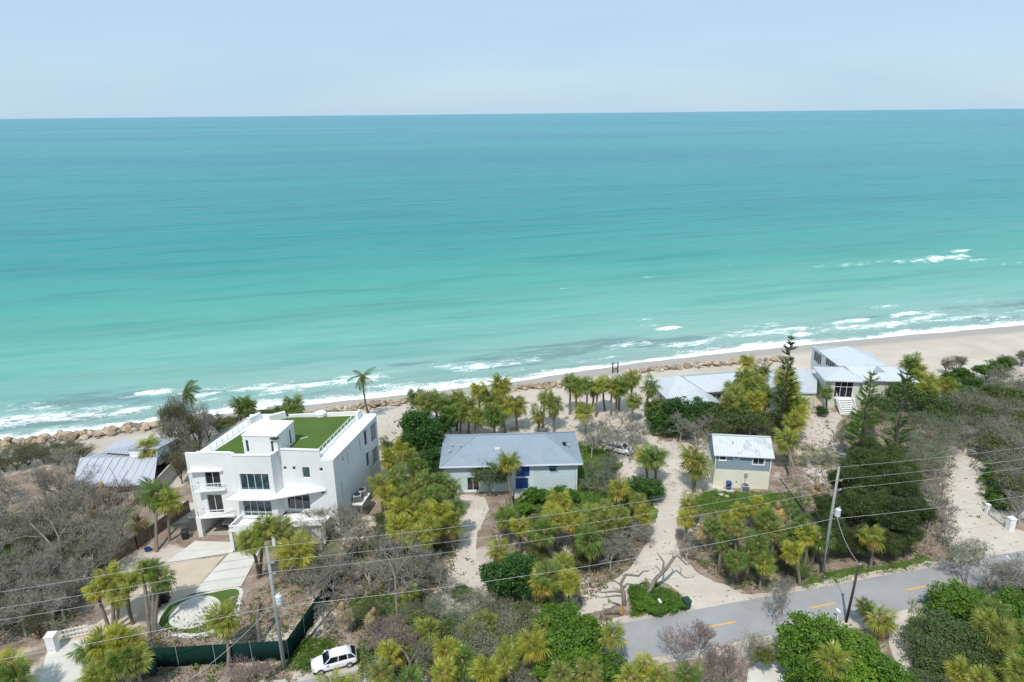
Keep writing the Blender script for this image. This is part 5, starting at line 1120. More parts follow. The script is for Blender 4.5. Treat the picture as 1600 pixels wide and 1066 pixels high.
palms('small palm on the beach edge behind the white house', 'beach palms behind the white house', [(378, 634, 4), (390, 635, 3.6), (458, 632, 4.4), (440, 642, 3)], near=False, s=1.05)
palms('palm at the dune end of the large beach house', 'palms at the large beach house', [(1424, 567, 6), (1436, 580, 5.4), (1430, 590, 4.8), (1450, 599, 4.6), (1464, 600, 4.4), (1480, 603, 4), (1446, 612, 4.4)], near=False, s=1.1, tint=TINTS[1])
palm(1292, 611, 4.6, 'palm with a shaggy trunk beside the white front stair', base=(1293, 648), s=1.0)
palm(1361, 838, 4.4, 'yellow-green palm standing before the dark pines', base=(1359, 888), s=.9, tint=TINTS[1])
palm(1350, 949, 2.6, 'young palm at the near road edge beside the shell path', base=(1352, 972), s=.75); palm(1376, 970, 2.4, 'low palm with yellow lower fronds at the shell path', s=.9, tint=TINTS[1])
palms('palm among the bushes beyond the shell path', 'palms right of the shell path', [(1553, 952, 4.6), (1562, 992, 4.4), (1574, 1016, 4), (1540, 975, 4), (1499, 1052, 3.4, Y), (1590, 1050, 4), (1600, 985, 4.4), (1530, 1062, 3.6)], s=.82)
palm(1298, 1034, 4.4, 'palm emerging from the bright green tree by the road', s=.85, tint=TINTS[1])
palms('palm in the thicket on the near road side', 'foreground palms', [(831, 1010, 4.4, Y), (697, 1018, 4), (694, 1052, 3.8), (595, 1054, 3.4), (957, 994, 4.6, dict(base=(958, 1040))), (1007, 1042, 3.6, Y), (1030, 1058, 3.4), (985, 1060, 3.4), (1075, 1058, 3), (520, 1078, 2.0), (545, 1074, 2.0), (760, 1050, 3.8), (875, 1056, 4), (920, 1048, 3.6), (722, 1034, 3.6), (790, 1030, 3.6), (640, 1066, 3.4)], s=.8)

# coconut palms on the shore
def pinnate(rng, L=2.6, sweep=0):
    V = []; Fc = []
    def quad(a, b, c, d): k = len(V); V.extend([a, b, c, d]); Fc.append((k, k+1, k+2, k+3))
    def c(s): return np.array([s*L*.9, sweep*s*s*L*.5, .5*s*L*.6-1.05*s*s*L*.6])
    n = 16
    for i in range(n):
        a, b = c(i/n), c((i+1)/n); quad(a+(0, .025, 0), a+(0, -.025, 0), b+(0, -.02, 0), b+(0, .02, 0))
        for sd in (-1, 1):
            l = .75*math.sin(math.pi*(.12+.86*i/n))+.12; d = np.array([.55, sd*.8, -.55]); t = a+d*l
            quad(a, a+(.10, 0, 0), t+(.03, 0, 0), t)
    return np.array(V), np.array(Fc)
PG = [pinnate(rng, 2.7), pinnate(rng, 2.4, .3)]; PF = [fast_mesh('frond', v, f, M['palm']) for v, f in PG]
def coconut(px, py, h, base, label, windy, n=15, s=1.0):
    top = P(px, py, h); b = G(*base); r = thing('coconut_palm', label, 'palm tree', tuple(b)); d = top-b
    mb = MB(); mb.tube([Vector((0, 0, 0)), d*.35+Vector((-.25, 0, -.1)), d*.7+Vector((-.2, 0, 0)), d], [.24, .17, .14, .13], 8); mb.build('trunk', M['palmbark'], r, smooth=True)
    c = link('crown', CORES[2], r, tuple(d), (0, 0, 0), (.7, .7, .7)); c.color = (1, 1, 1, 1)
    for i, (a, p, ro, k) in enumerate(crown_angles(n, prng, 1.1, -1.2)):
        if windy: a = math.atan2(math.sin(a)*.6+.3, math.cos(a)*.6+.75)
        f = link('frond', PF[i % 2], c, (0, 0, 0), tuple(Matrix(rotm(a, p, ro).tolist()).to_euler()), (k*1.42*s,)*3); f.color = (.42, .55, .5, 1)
coconut(566, 588, 8.6, (577, 652), 'tall coconut palm on the shore behind the white house', False, 13)
coconut(287, 612, 9.0, (292, 680), 'wind-bent coconut palm above the brown bare shrubs', True, 14, 1.1)

# ------------------------------------------------------------------ vegetation: trees
def skeleton(seed, H, R, levels=4, kids=(5, 4, 4, 3), wig=.35, trunk_h=.22, lean=0, rad=.16, up=.25):
    r = np.random.default_rng(seed); B = []; ends = []
    def grow(p, d, L, ra, lev):
        n = 3; pts = [p]; q = p
        for i in range(n):
            d = d+r.normal(0, wig*.5, 3)*(1 if lev else .35)+np.array([0, 0, up*.25 if lev else .3]); d = d/np.linalg.norm(d); q = q+d*L/n; pts.append(q)
        B.append((lev, pts, ra, ra*.55))
        if lev == levels: ends.append((q, d)); return
        for k in range(kids[min(lev, len(kids)-1)]):
            at = pts[-1] if k < 2 or lev == 0 else pts[-2]*(1-.4)+pts[-1]*.4 if k % 2 else pts[-2]
            az = 2*math.pi*(k+r.uniform(0, .7))/kids[min(lev, len(kids)-1)]; spread = r.uniform(.55, 1.15)
            sd = np.array([math.cos(az), math.sin(az), 0]); nd = d*(1-.35*spread)+sd*spread*.9; nd /= np.linalg.norm(nd)
            grow(at, nd, L*r.uniform(.58, .82) if lev else (R*.55)*r.uniform(.75, 1.15), ra*.56, lev+1)
    grow(np.zeros(3), np.array([lean, 0, 1.]), H*trunk_h, rad, 0)
    P_ = np.array([q for b in B for q in b[1]]); mx = max(np.abs(P_[:, :2]).max(), .1); sx = R/mx; sz = H/P_[:, 2].max()
    S_ = np.array([sx, sx, sz]); B = [(l, [q*S_ for q in p], a, b) for l, p, a, b in B]; ends = [(q*S_, d) for q, d in ends]
    return B, ends
def tubes(B, minr=.012, n_big=6, n_small=3, k=1.0):
    V = []; Fc = []; b = 0
    for lev, pts, r0, r1 in B:
        n = n_big if lev < 2 else n_small; pts = np.array(pts); m = len(pts)
        for i in range(m):
            d = pts[min(i+1, m-1)]-pts[max(i-1, 0)]; d = d/np.linalg.norm(d); u = np.cross(d, [.3, .5, .8]); u /= np.linalg.norm(u); w = np.cross(d, u); rr = max(minr, (r0+(r1-r0)*i/(m-1))*k)
            for j in range(n): a = 2*math.pi*j/n; V.append(pts[i]+(u*math.cos(a)+w*math.sin(a))*rr)
        for i in range(m-1):
            for j in range(n): Fc.append((b+i*n+j, b+i*n+(j+1) % n, b+i*n+n+(j+1) % n, b+i*n+n+j))
        b += m*n
    return np.array(V), np.array(Fc)
def leaves(ends, per, spread, size, seed, flat=.5, aspect=.7, droop=0):
    r = np.random.default_rng(seed); C = np.array([q for q, d in ends]); n = len(C)*per
    c = np.repeat(C, per, 0)+r.normal(0, 1, (n, 3))*np.array([spread, spread, spread*.6])
    nrm = r.normal(0, 1, (n, 3)); nrm[:, 2] = np.abs(nrm[:, 2])+flat; nrm /= np.linalg.norm(nrm, axis=1)[:, None]
    a = np.cross(nrm, r.normal(0, 1, (n, 3))); a /= np.linalg.norm(a, axis=1)[:, None]; bb = np.cross(nrm, a)
    s = size*r.uniform(.45, 1.45, (n, 1)); a = a*s; bb = bb*s*aspect
    V = np.stack([c-a*.5, c-bb*.5+nrm*s*.06, c+a*.5, c+bb*.5+nrm*s*.06], 1).reshape(-1, 3); Fq = np.arange(n*4).reshape(n, 4)
    return V, Fq
KIND = {}
def make_kind(name, nvar, bark, leafm, H, R, per=0, spread=.35, size=.2, levels=4, kids=(5, 4, 4, 3), minr=.012, trunk_h=.25, rad=.16, twig=None, wig=.35, up=.25, extra=None, hm=1):
    out = []
    for i in range(nvar):
        B, ends = skeleton(hash(name) % 1 + sum(map(ord, name))*7+i, H, R, levels, kids, wig, trunk_h, rng.uniform(-.3, .3), rad, up)
        v, f = tubes([b for b in B if b[0] < 2]); tm = fast_mesh('trunk', v, f, M[bark], smooth=True)
        parts = []; v, f = tubes([b for b in B if b[0] >= 2], minr); parts.append((v, f, 0)); mats = [M[twig or bark]]
        if per: v, f = leaves(ends, per, spread, size, i+5); parts.append((v, f, 1)); mats.append(M[leafm])
        v, f, m = merge(parts); out.append((tm, fast_mesh('crown', v, f, mats, m)))
    KIND[name] = (out, H, R)
make_kind('bare', 8, 'greybark', 'leafolive', 6, 3.2, 1, .1, .12, levels=5, kids=(4, 4, 3, 4, 3), minr=.015, twig='twig', trunk_h=.3, rad=.2, wig=.5)
make_kind('scrub', 5, 'darkbark', 'leafolive', 4.5, 2.8, 2, .25, .13, levels=5, kids=(6, 4, 4, 3, 3), minr=.014, twig='browntwig', trunk_h=.12, up=.35)
make_kind('russet', 3, 'greybark', None, 5, 2.8, levels=5, kids=(4, 4, 4, 4, 3), minr=.012, twig='redtwig', up=.6, trunk_h=.25)
make_kind('greyleaf', 5, 'greybark', 'leafgrey', 5.5, 3.6, 9, .35, .15, levels=4, kids=(5, 4, 4, 4), minr=.014, twig='twig', trunk_h=.3)
make_kind('olive', 4, 'greybark', 'leafolive', 5, 3, 20, .27, .19, levels=4, kids=(5, 4, 4, 4), twig='twig')
make_kind('dark', 4, 'darkbark', 'leafdark', 5, 3, 26, .25, .24, levels=4, kids=(5, 5, 4, 4), twig='darkbark', trunk_h=.16)
make_kind('bright', 4, 'greybark', 'leafbright', 5, 3, 34, .23, .25, levels=4, kids=(5, 4, 4, 3), twig='twig', trunk_h=.16)
trng = np.random.default_rng(5)
def tree(kind, px, py, H, R, label, group=None, cat='tree', tint=None, name=None, zc=.62):
    out, H0, R0 = KIND[kind]; c = P(px, py, H*zc); b = Vector((c.x, c.y, gz(c.x, c.y)))
    nm = name or {'bare': 'bare_tree', 'scrub': 'scrub_tree', 'russet': 'bare_tree', 'greyleaf': 'canopy_tree', 'olive': 'leafy_tree', 'dark': 'leafy_tree', 'bright': 'leafy_tree'}[kind]
    r = thing(nm, label, cat, tuple(b), trng.uniform(0, 6.28), group); tm, cm = out[trng.integers(len(out))]; sc = (R/R0, R/R0*trng.uniform(.85, 1.1), H/H0*trng.uniform(.88, 1.18))
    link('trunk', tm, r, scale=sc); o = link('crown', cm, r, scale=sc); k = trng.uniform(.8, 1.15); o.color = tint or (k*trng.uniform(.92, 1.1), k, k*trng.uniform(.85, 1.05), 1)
    return r
def trees(label, group, kind, lst, **kw):
    for q in lst: tree(kind, *q[:4], label, group, **{**kw, **(q[4] if len(q) > 4 else {})})
def scatter(poly, n, mind, seed):
    r = np.random.default_rng(seed); xs = [p[0] for p in poly]; ys = [p[1] for p in poly]; out = []; t = 0
    while len(out) < n and t < 6000:
        t += 1; x, y = r.uniform(min(xs), max(xs)), r.uniform(min(ys), max(ys))
        if inpoly(np.array([x]), np.array([y]), poly)[0] and all(((x-a)**2+((y-b)*1.5)**2) > mind**2 for a, b in out): out.append((x, y))
    return sorted(out, key=lambda q: q[1])
for i, (x, y) in enumerate(scatter([(-20, 735), (120, 735), (150, 770), (205, 800), (215, 838), (120, 900), (60, 985), (-20, 990)], 44, 19, 3)):
    hh = trng.uniform(3.4, 6.6); tree('bare', x, y, hh, trng.uniform(2.4, 3.4), ('low ' if hh < 4.5 else 'tall ' if hh > 5.6 else 'mid-sized ')+'bare grey-twigged tree in the thicket left of the board fence', 'bare thicket by the board fence')
for i, (x, y) in enumerate(scatter([(-20, 760), (110, 790), (190, 840), (130, 890), (60, 970), (-20, 960)], 34, 18, 5)):
    tree('scrub', x, y+12, trng.uniform(2.2, 3.6), trng.uniform(1.8, 2.6), 'dark brown scrub under the bare trees left of the board fence', 'dark scrub by the board fence', 'shrub', name='scrub_bush')
for i, (x, y) in enumerate(scatter([(-20, 697), (110, 690), (150, 700), (140, 712), (-20, 728)], 16, 15, 7)):
    tree('scrub', x, y, trng.uniform(2.2, 3.2), trng.uniform(2.0, 2.6), 'dark leafless scrub along the boulders by the grey roofed house', 'scrub by the boulders', 'shrub', name='scrub_bush')
trees('bare tree in front of the grey metal roof', 'bare trees before the grey roof', 'bare', [(118, 730, 4.6, 3), (140, 745, 4.4, 2.8), (165, 765, 4, 2.4), (190, 770, 4.2, 2.2), (130, 770, 4.4, 2.8), (225, 760, 4.2, 2.0), (100, 715, 4.4, 3), (150, 722, 4.2, 2.4)])
trees('tall brown half-bare tree between the grey roof and the white house', 'brown trees beside the white house', 'scrub', [(262, 660, 8, 2.6), (286, 655, 9, 2.8), (305, 668, 7.5, 2.8), (275, 690, 6.5, 2.6), (300, 700, 5.5, 2.4), (322, 660, 5.5, 2.2), (262, 712, 5, 2.4), (280, 730, 4.5, 2.0)])
trees('tall leafless twiggy tree under the wind-bent coconut palm', 'leafless trees under the coconut palm', 'bare', [(268, 650, 9.5, 2.6), (290, 648, 9, 2.6), (308, 660, 8, 2.4), (258, 680, 8, 2.4), (282, 680, 7.5, 2.4), (320, 672, 6.5, 2.2), (296, 715, 6, 2)])
trees('brushy green-brown shrub between the roof terrace and the boulders', 'shrubs behind the white house', 'scrub', [(340, 655, 3.5, 2.4), (365, 650, 3.2, 2.2)], cat='shrub', name='scrub_bush')
trees('bushy olive shrub at the beach edge behind the white house', 'olive shrubs behind the white house', 'olive', [(400, 650, 2.8, 2.4), (425, 646, 2.6, 2.2), (352, 660, 3, 2)], cat='shrub', name='leafy_shrub')
trees('bare grey tree below the porch windows of the white house', 'bare trees below the porch', 'bare', [(480, 806, 4.5, 3), (505, 800, 5, 3), (535, 806, 5, 3.2), (560, 820, 5.5, 3), (500, 830, 4.2, 2.8), (470, 840, 4, 2.4), (540, 845, 4.5, 3), (450, 885, 4, 2.4), (480, 900, 4.5, 2.6), (515, 880, 4, 2.6)])
trees('bare grey tree standing against the rising side run of the green fence', 'bare trees along the fence side', 'bare', [(492, 925, 4.2, 2.2), (520, 905, 4.6, 2.4), (548, 880, 4.8, 2.6), (508, 960, 3.4, 1.8), (540, 915, 3.6, 2)])
trees('bare grey tree in the tangle left of the cottage driveway', 'bare trees left of the cottage driveway', 'bare', [(590, 850, 5, 3), (618, 868, 6, 3.4), (650, 880, 5.5, 3.2), (680, 882, 4.5, 2.8), (605, 890, 5, 3), (640, 905, 5, 3), (575, 885, 5, 3), (660, 850, 4, 2.6), (690, 905, 3.4, 2.2)])
trees('pale bare bush in front of the dead palms and white car', 'pale bushes by the white car', 'russet', [(600, 985, 3, 2.8), (630, 980, 2.8, 2.4), (585, 1004, 2.2, 1.8), (655, 1000, 3, 2.2), (380, 1050, 2.6, 2.0), (410, 1046, 2.4, 1.8)], cat='shrub', name='bare_bush')
trees('grey bare canopy tree over the parked car right of the blue cottage', 'grey canopy trees by the parked car', 'bare', [(935, 668, 5.5, 3.6), (965, 660, 5.5, 3.8), (990, 672, 5.2, 3.4), (955, 690, 5, 3.2), (925, 690, 4.5, 2.8), (985, 700, 4.2, 2.8), (1090, 680, 4.5, 3.2), (1065, 668, 4.5, 3), (1105, 665, 4.4, 3)])
trees('dark grey-green shrub on the lawn beside the blue cottage', 'shrubs beside the cottage lawn', 'greyleaf', [(935, 735, 3.5, 2.6), (950, 752, 3.4, 2.4), (922, 755, 2.4, 1.8), (958, 722, 3.2, 2.2)], cat='shrub', tint=(.55, .65, .5, 1), name='leafy_shrub')  # leaf tint set darker than on the other grey-green shrubs
trees('rounded green canopy tree in front of the cross-gable beach house', 'green canopies before the beach house', 'dark', [(1025, 648, 4.5, 3), (1045, 640, 5, 3.4), (1070, 645, 5, 3.4), (1098, 640, 4.8, 3.2), (1060, 660, 4, 3)], tint=(1.1, .95, 1.2, 1))
trees('grey-green canopy tree behind the small slate house roof', 'canopies behind the slate house', 'olive', [(1125, 650, 4.8, 3.2), (1148, 662, 4.6, 3.2), (1172, 668, 4.6, 3), (1198, 662, 4.4, 3), (1120, 672, 4, 2.6)], tint=(.8, .85, .8, 1))
trees('grey tangled shrub in the bare thicket beside the sandy driveway', 'tangled thicket by the sandy driveway', 'bare', [(985, 830, 3.6, 2.6), (1005, 825, 3.4, 2.4), (970, 850, 3.6, 2.6), (955, 870, 3.2, 2.4), (985, 860, 3, 2.2), (940, 850, 3.2, 2.2), (1085, 838, 3, 2), (1075, 860, 2.6, 2)], name='bare_bush', cat='shrub')
tree('olive', 765, 742, 5.2, 3.0, 'dusty green small-leaved tree before the pale blue wall', tint=(.8, .95, .9, 1)); 
trees('large glossy dark green tree at the left end of the blue cottage', 'dark trees by the cottage', 'dark', [(650, 672, 7, 3.6), (668, 690, 6.5, 3.4), (640, 695, 5.5, 3), (690, 660, 6, 3), (670, 720, 4.6, 2.6)])
trees('clipped green hedge bush under the pale blue wall', 'hedge under the cottage wall', 'bright', [(828, 774, 1.8, 1.5), (850, 772, 1.8, 1.6), (872, 770, 1.9, 1.5), (892, 772, 2, 1.4), (820, 795, 1.4, 1.3), (870, 792, 1.5, 1.6)], cat='hedge', name='hedge_bush', tint=(.75, .85, .8, 1))
tree('dark', 1003, 766, 2.6, 2.9, 'clipped dark green mound of hedge beside the sandy driveway', None, 'hedge', (1.1, 1.0, 1, 1), 'hedge_bush')
tree('dark', 790, 905, 5.2, 3.3, 'round dark green tree beside the cottage driveway', tint=(1, 1, 1, 1)); tree('dark', 805, 890, 5, 2.6, 'dark green tree top just behind the round dark tree')
trees('bright green leafy tree in front of the near road bend', 'bright trees at the road bend', 'bright', [(868, 968, 4, 2.6), (895, 985, 5, 3.0), (915, 1000, 4.4, 2.6), (880, 1010, 4, 2.4), (905, 1040, 4, 2.8), (945, 1052, 3.4, 2.6), (862, 1045, 3.2, 2.4)], tint=(.9, .92, .9, 1))
trees('grey-green airy shrub between the cottage driveway and the foreground palms', 'airy shrubs by the cottage driveway', 'greyleaf', [(680, 950, 3.2, 2.4), (715, 965, 3.2, 2.6), (750, 945, 3.4, 2.6), (780, 955, 3, 2.4), (740, 1000, 3.6, 2.8), (800, 985, 3.2, 2.4), (770, 1020, 3.4, 2.6), (660, 1015, 3.2, 2.4), (720, 1060, 3, 2.6), (640, 955, 2.6, 1.8), (815, 1050, 3, 2.4)], cat='shrub', name='leafy_shrub')
trees('small mid-green bush in the mixed scrub before the cottage driveway', 'green bushes in the lower scrub', 'olive', [(650, 975, 2.4, 1.8), (700, 985, 2.4, 1.8), (620, 1030, 2.6, 2), (745, 975, 2.4, 1.8), (820, 965, 2.6, 1.8), (680, 1005, 2.4, 1.8), (845, 1000, 2.8, 2), (780, 1000, 2.6, 2), (575, 960, 1.8, 1.6), (720, 925, 1.8, 1.4)], cat='shrub', name='leafy_shrub')
palms('young palm in the mixed scrub between driveway and road', 'young palms in the lower scrub', [(735, 985, 2.6), (668, 985, 2.4), (610, 1020, 2.4), (800, 1010, 2.8), (760, 975, 2.4), (850, 985, 2.6), (640, 930, 2.4)], s=.75)
trees('large bright sea grape tree on the near side of the road', 'bright sea grapes at the near road side', 'bright', [(1245, 1000, 4.2, 2.8), (1275, 1000, 4.6, 3.2), (1310, 1010, 4.6, 3.2), (1340, 1015, 4.2, 3), (1365, 1040, 4, 2.8), (1320, 1050, 4, 3), (1275, 1055, 4, 2.8), (1395, 1062, 3, 2.2), (1240, 1030, 3.2, 2.0)])
trees('dense olive shrub in the foreground right of the shell path', 'olive shrubs right of the shell path', 'olive', [(1455, 985, 3.6, 2.8), (1485, 990, 4, 3), (1510, 1010, 4, 3), (1470, 1025, 3.6, 2.8), (1500, 1040, 3.6, 3), (1445, 1010, 3, 2.2), (1535, 1035, 3.8, 2.8), (1470, 1060, 3.2, 2.6)], tint=(.8, .9, .85, 1), cat='shrub', name='leafy_shrub')
trees('bright green bush at the corner by the road and right drive', 'bright bushes by the right drive', 'bright', [(1480, 945, 3, 2.4), (1510, 945, 3.6, 2.6), (1530, 955, 3.6, 2.6), (1590, 945, 4, 3), (1600, 1010, 4, 3), (1580, 1040, 4, 3)], cat='shrub', name='leafy_shrub', tint=(.9, .9, .9, 1))
trees('bare pinkish-twigged tree beside the near edge of the road', 'pink bare trees at the road edge', 'russet', [(1060, 1005, 4.4, 2.6), (1095, 995, 4.2, 2.4), (1120, 1022, 4.8, 2.6), (1140, 1040, 4.4, 2.4), (1100, 1050, 3.4, 2)])
tree('bare', 1212, 930, 6, 1.8, 'thin bare grey tree standing in front of the road dashes', None); tree('bare', 1228, 915, 6.4, 1.5, 'slender bare tree rising beside the thin one at the road')
tree('greyleaf', 1180, 1010, 3.6, 1.8, 'sparse white-flecked shrub beside the pale concrete drive', None, 'shrub', None, 'leafy_shrub'); tree('olive', 1196, 1030, 3, 1.4, 'small green shrub against the pale concrete drive', None, 'shrub', None, 'leafy_shrub')
tree('greyleaf', 1505, 872, 4.5, 2.6, 'pale grey-green tree leaning over the road end', None); trees('bare grey tree reaching over the road by the right drive', 'bare trees by the right drive', 'bare', [(1545, 895, 5, 3), (1575, 905, 5, 2.8), (1535, 860, 4, 2.4), (1590, 880, 4, 2.4), (1600, 915, 4.6, 2.6)])
trees('grey-green wide canopy tree in the wood behind the right drive', 'canopy wood right of the drive', 'greyleaf', [(1500, 640, 5, 4), (1530, 625, 5.2, 4), (1560, 610, 5.2, 4), (1590, 600, 5.2, 4), (1520, 660, 5, 4), (1555, 650, 5.2, 4), (1590, 645, 5.2, 4), (1540, 680, 5, 3.6), (1575, 690, 5, 4), (1600, 680, 5, 4), (1575, 725, 4.8, 3.4), (1600, 740, 4.8, 3.6), (1590, 770, 4.4, 3.2), (1565, 590, 4.6, 3.4), (1610, 620, 5, 4)], tint=(.8, .8, .78, 1))
trees('green-crowned tree among the grey canopies behind the right drive', 'green trees in the right wood', 'olive', [(1515, 632, 5, 3), (1548, 615, 5, 3), (1580, 628, 5.2, 3.2), (1530, 650, 4.8, 2.8), (1600, 665, 5, 3), (1560, 700, 4.6, 2.8), (1590, 760, 4.2, 2.6)], tint=(.9, .95, .8, 1))
trees('grey leafless canopy tree in the wood behind the right drive', 'leafless wood right of the drive', 'bare', [(1570, 665, 5.5, 3.8), (1600, 705, 5.2, 3.6), (1580, 745, 5, 3.2), (1605, 650, 5.5, 3.8), (1545, 630, 5, 3.4), (1600, 790, 4.6, 3), (1510, 680, 4.6, 3)])
trees('green leafy tree top along the beach edge right of the large house', 'green trees by the right beach', 'dark', [(1500, 585, 4, 2.8), (1520, 600, 4, 2.8), (1545, 580, 4, 2.8), (1500, 610, 3.8, 2.8), (1485, 590, 3.4, 2.2), (1570, 572, 3.8, 2.6)], tint=(1.5, 1.15, 1.0, 1))
trees('bare dark bush on the dune right of the large beach house', 'dune bushes', 'scrub', [(1480, 570, 3.4, 2.2), (1500, 566, 3.6, 2.2), (1580, 562, 3.6, 2.4), (1600, 556, 4, 2.6)], cat='shrub', name='scrub_bush')
trees('olive canopy tree in front of the large beach house', 'canopies before the large beach house', 'olive', [(1370, 630, 5.2, 3.2), (1400, 622, 5.4, 3.4), (1425, 622, 5.2, 3.4), (1450, 630, 5, 3.4), (1475, 640, 5, 3.2), (1350, 655, 4.4, 2.8), (1330, 668, 3.2, 2)], tint=(.75, .9, .7, 1))
trees('grey-green canopy tree between the tall pines and the right drive', 'canopies beside the tall pines', 'greyleaf', [(1405, 660, 5, 3.4), (1435, 668, 5, 3.4), (1465, 668, 5, 3.4), (1420, 690, 4.8, 3.2), (1450, 700, 4.8, 3.2), (1480, 690, 4.4, 3), (1440, 730, 4.8, 3.2), (1465, 720, 4.6, 3), (1410, 715, 4.4, 3), (1495, 665, 4.6, 3)], tint=(.72, .85, .66, 1))
trees('russet bare tree beside the sandy drive right of the pines', 'russet trees right of the pines', 'bare', [(1440, 770, 5, 3), (1465, 760, 5.2, 3), (1455, 800, 4.6, 2.8), (1480, 790, 5, 2.6), (1480, 830, 3.4, 2)])
trees('low pale shrub on the sand beyond the slate house', 'low shrubs by the sand yard', 'greyleaf', [(1275, 714, 1.8, 1.6), (1295, 712, 1.7, 1.5), (1312, 690, 2.6, 1.8), (1325, 675, 2.4, 1.6), (1258, 722, 1.4, 1.2)], cat='shrub', name='leafy_shrub')
trees('short dark shrub against the wall of the beach annex', 'shrubs by the annex', 'dark', [(1262, 622, 1.8, 1.2), (1285, 642, 1.6, 1.2)], cat='shrub', name='leafy_shrub')
trees('green bush beside the sandy drive opposite the pale gate', 'bushes opposite the gate', 'bright', [(1550, 745, 2.0, 1.8), (1560, 770, 1.8, 1.6), (1556, 730, 2, 1.6), (1565, 785, 1.6, 1.4)], cat='shrub', name='leafy_shrub', tint=(.8, .85, .8, 1))
trees('vivid green bush in the clearing beyond the bare thicket', 'green bushes in the left clearing', 'bright', [(8, 868, 1.6, 1.8), (28, 880, 1.6, 1.8), (5, 888, 1.4, 1.6), (40, 868, 1.3, 1.4)], cat='shrub', name='leafy_shrub')
trees('grassy green clump on the mound beside the driveway mouth', 'clumps on the grass mound', 'bright', [(1010, 940, 1.2, 1.5), (1035, 935, 1.3, 1.6), (1050, 945, 1.1, 1.4), (1000, 930, 1.2, 1.4), (1025, 950, 1, 1.4)], cat='shrub', name='leafy_shrub', tint=(.8, .85, .9, 1))
for i, (x, y) in enumerate(scatter([(760, 800), (930, 790), (1015, 800), (1000, 840), (930, 900), (880, 880), (800, 870)], 14, 24, 9)): tree('olive', x, y, 1.6, 1.6, 'low olive shrub filling the ground between the cottage palms', 'low shrubs under the cottage palms', 'shrub', None, 'leafy_shrub')
for i, (x, y) in enumerate(scatter([(1085, 800), (1250, 790), (1285, 850), (1260, 900), (1160, 900), (1100, 850)], 20, 22, 10)): tree(['olive', 'scrub'][i % 2], x, y, 1.5, 1.6, 'low shrub filling the ground under the slate house palms' if i % 2 == 0 else 'brown low scrub under the slate house palms', ['low shrubs under the slate house palms', 'brown scrub under the slate house palms'][i % 2], 'shrub', None, 'leafy_shrub')
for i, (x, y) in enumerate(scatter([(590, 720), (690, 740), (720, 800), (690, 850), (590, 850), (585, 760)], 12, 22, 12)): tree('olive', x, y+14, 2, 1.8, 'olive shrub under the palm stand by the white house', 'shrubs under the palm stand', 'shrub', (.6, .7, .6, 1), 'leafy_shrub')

# twisted bare trees at the driveway mouth
def twisted(base, paths, label):
    b = G(*base); r = thing('twisted_tree', label, 'tree', tuple(b)); k = 0
    for pts, r0 in paths:
        w = [P(x, y, z)-b for x, y, z in pts]; n = len(w); mb = MB(); mb.tube(w, [max(.025, r0*(1-.8*i/(n-1))) for i in range(n)], 7); mb.build('trunk' if k == 0 else 'limb', M['palmbark'], r, smooth=True); k += 1
twisted((1013, 948), [([(1013, 948, 0), (1014, 925, 1.0), (1024, 905, 1.8), (1040, 890, 2.6), (1051, 874, 3.4), (1058, 868, 3.8), (1072, 882, 3.4), (1081, 880, 3.6)], .30), ([(1036, 893, 2.4), (1037, 878, 3.2), (1030, 868, 3.6), (1026, 862, 3.9)], .15), ([(1051, 874, 3.4), (1052, 866, 3.9), (1048, 860, 4.2)], .1), ([(1064, 873, 3.6), (1066, 862, 4.2), (1060, 855, 4.5)], .08)], 'twisted bare tree leaning over the mouth of the sandy driveway')
twisted((975, 946), [([(975, 946, 0), (974, 925, 1.0), (970, 912, 1.7), (978, 898, 2.4), (998, 900, 2.4), (1005, 893, 2.8), (1014, 892, 3)], .26), ([(974, 925, 1.0), (960, 924, 1.2), (940, 926, 1.3), (925, 922, 1.6)], .16), ([(972, 915, 1.6), (960, 908, 2.0), (955, 903, 2.3)], .1), ([(968, 945, .1), (955, 940, .5), (945, 925, 1.0)], .1)], 'low twisted bare tree beside the grass mound')
twisted((1515, 940), [([(1515, 940, 0), (1508, 915, 1.8), (1500, 895, 3.0), (1478, 885, 3.6)], .2), ([(1508, 915, 1.8), (1512, 890, 3.2), (1508, 870, 4.2)], .16)], 'pale two-limbed bare trunk leaning over the road end')
twisted((112, 905), [([(112, 905, 0), (95, 870, 1.8), (70, 840, 3.2), (45, 815, 4.2), (20, 800, 4.8)], .22), ([(95, 870, 1.8), (92, 840, 3.2), (80, 815, 4.2), (60, 800, 4.6)], .14), ([(70, 840, 3.2), (40, 838, 3.6), (10, 845, 3.8)], .12), ([(92, 840, 3.2), (110, 815, 4.2), (125, 800, 4.6)], .1)], 'large pale-limbed bare tree spreading in the thicket by the board fence')
twisted((135, 842), [([(135, 842, 0), (155, 810, 1.6), (172, 785, 2.8), (185, 760, 4), (200, 735, 5)], .17), ([(172, 785, 2.8), (188, 775, 3.2), (205, 768, 3.6)], .08), ([(185, 760, 4), (178, 742, 4.8), (170, 730, 5.2)], .08)], 'pale leaning bare trunk in front of the grey metal roof')
twisted((622, 985), [([(622, 985, 0), (619, 940, 2.6), (617, 900, 4.5), (608, 875, 5.6), (598, 860, 6.2)], .17), ([(617, 900, 4.5), (630, 880, 5.4), (640, 870, 5.8)], .08), ([(619, 930, 3.0), (632, 912, 3.9), (648, 905, 4.3)], .07), ([(612, 885, 5.2), (602, 880, 5.4), (590, 872, 5.8)], .06)], 'tall grey trunk in the tangle left of the cottage driveway')
twisted((640, 1060), [([(640, 1060, 0), (641, 1035, 1.6), (633, 1020, 2.4), (620, 1008, 3.0), (610, 1002, 3.4)], .2), ([(641, 1035, 1.6), (650, 1020, 2.4), (652, 1010, 2.8)], .12)], 'forked dark bare tree on the pale apron in the foreground')

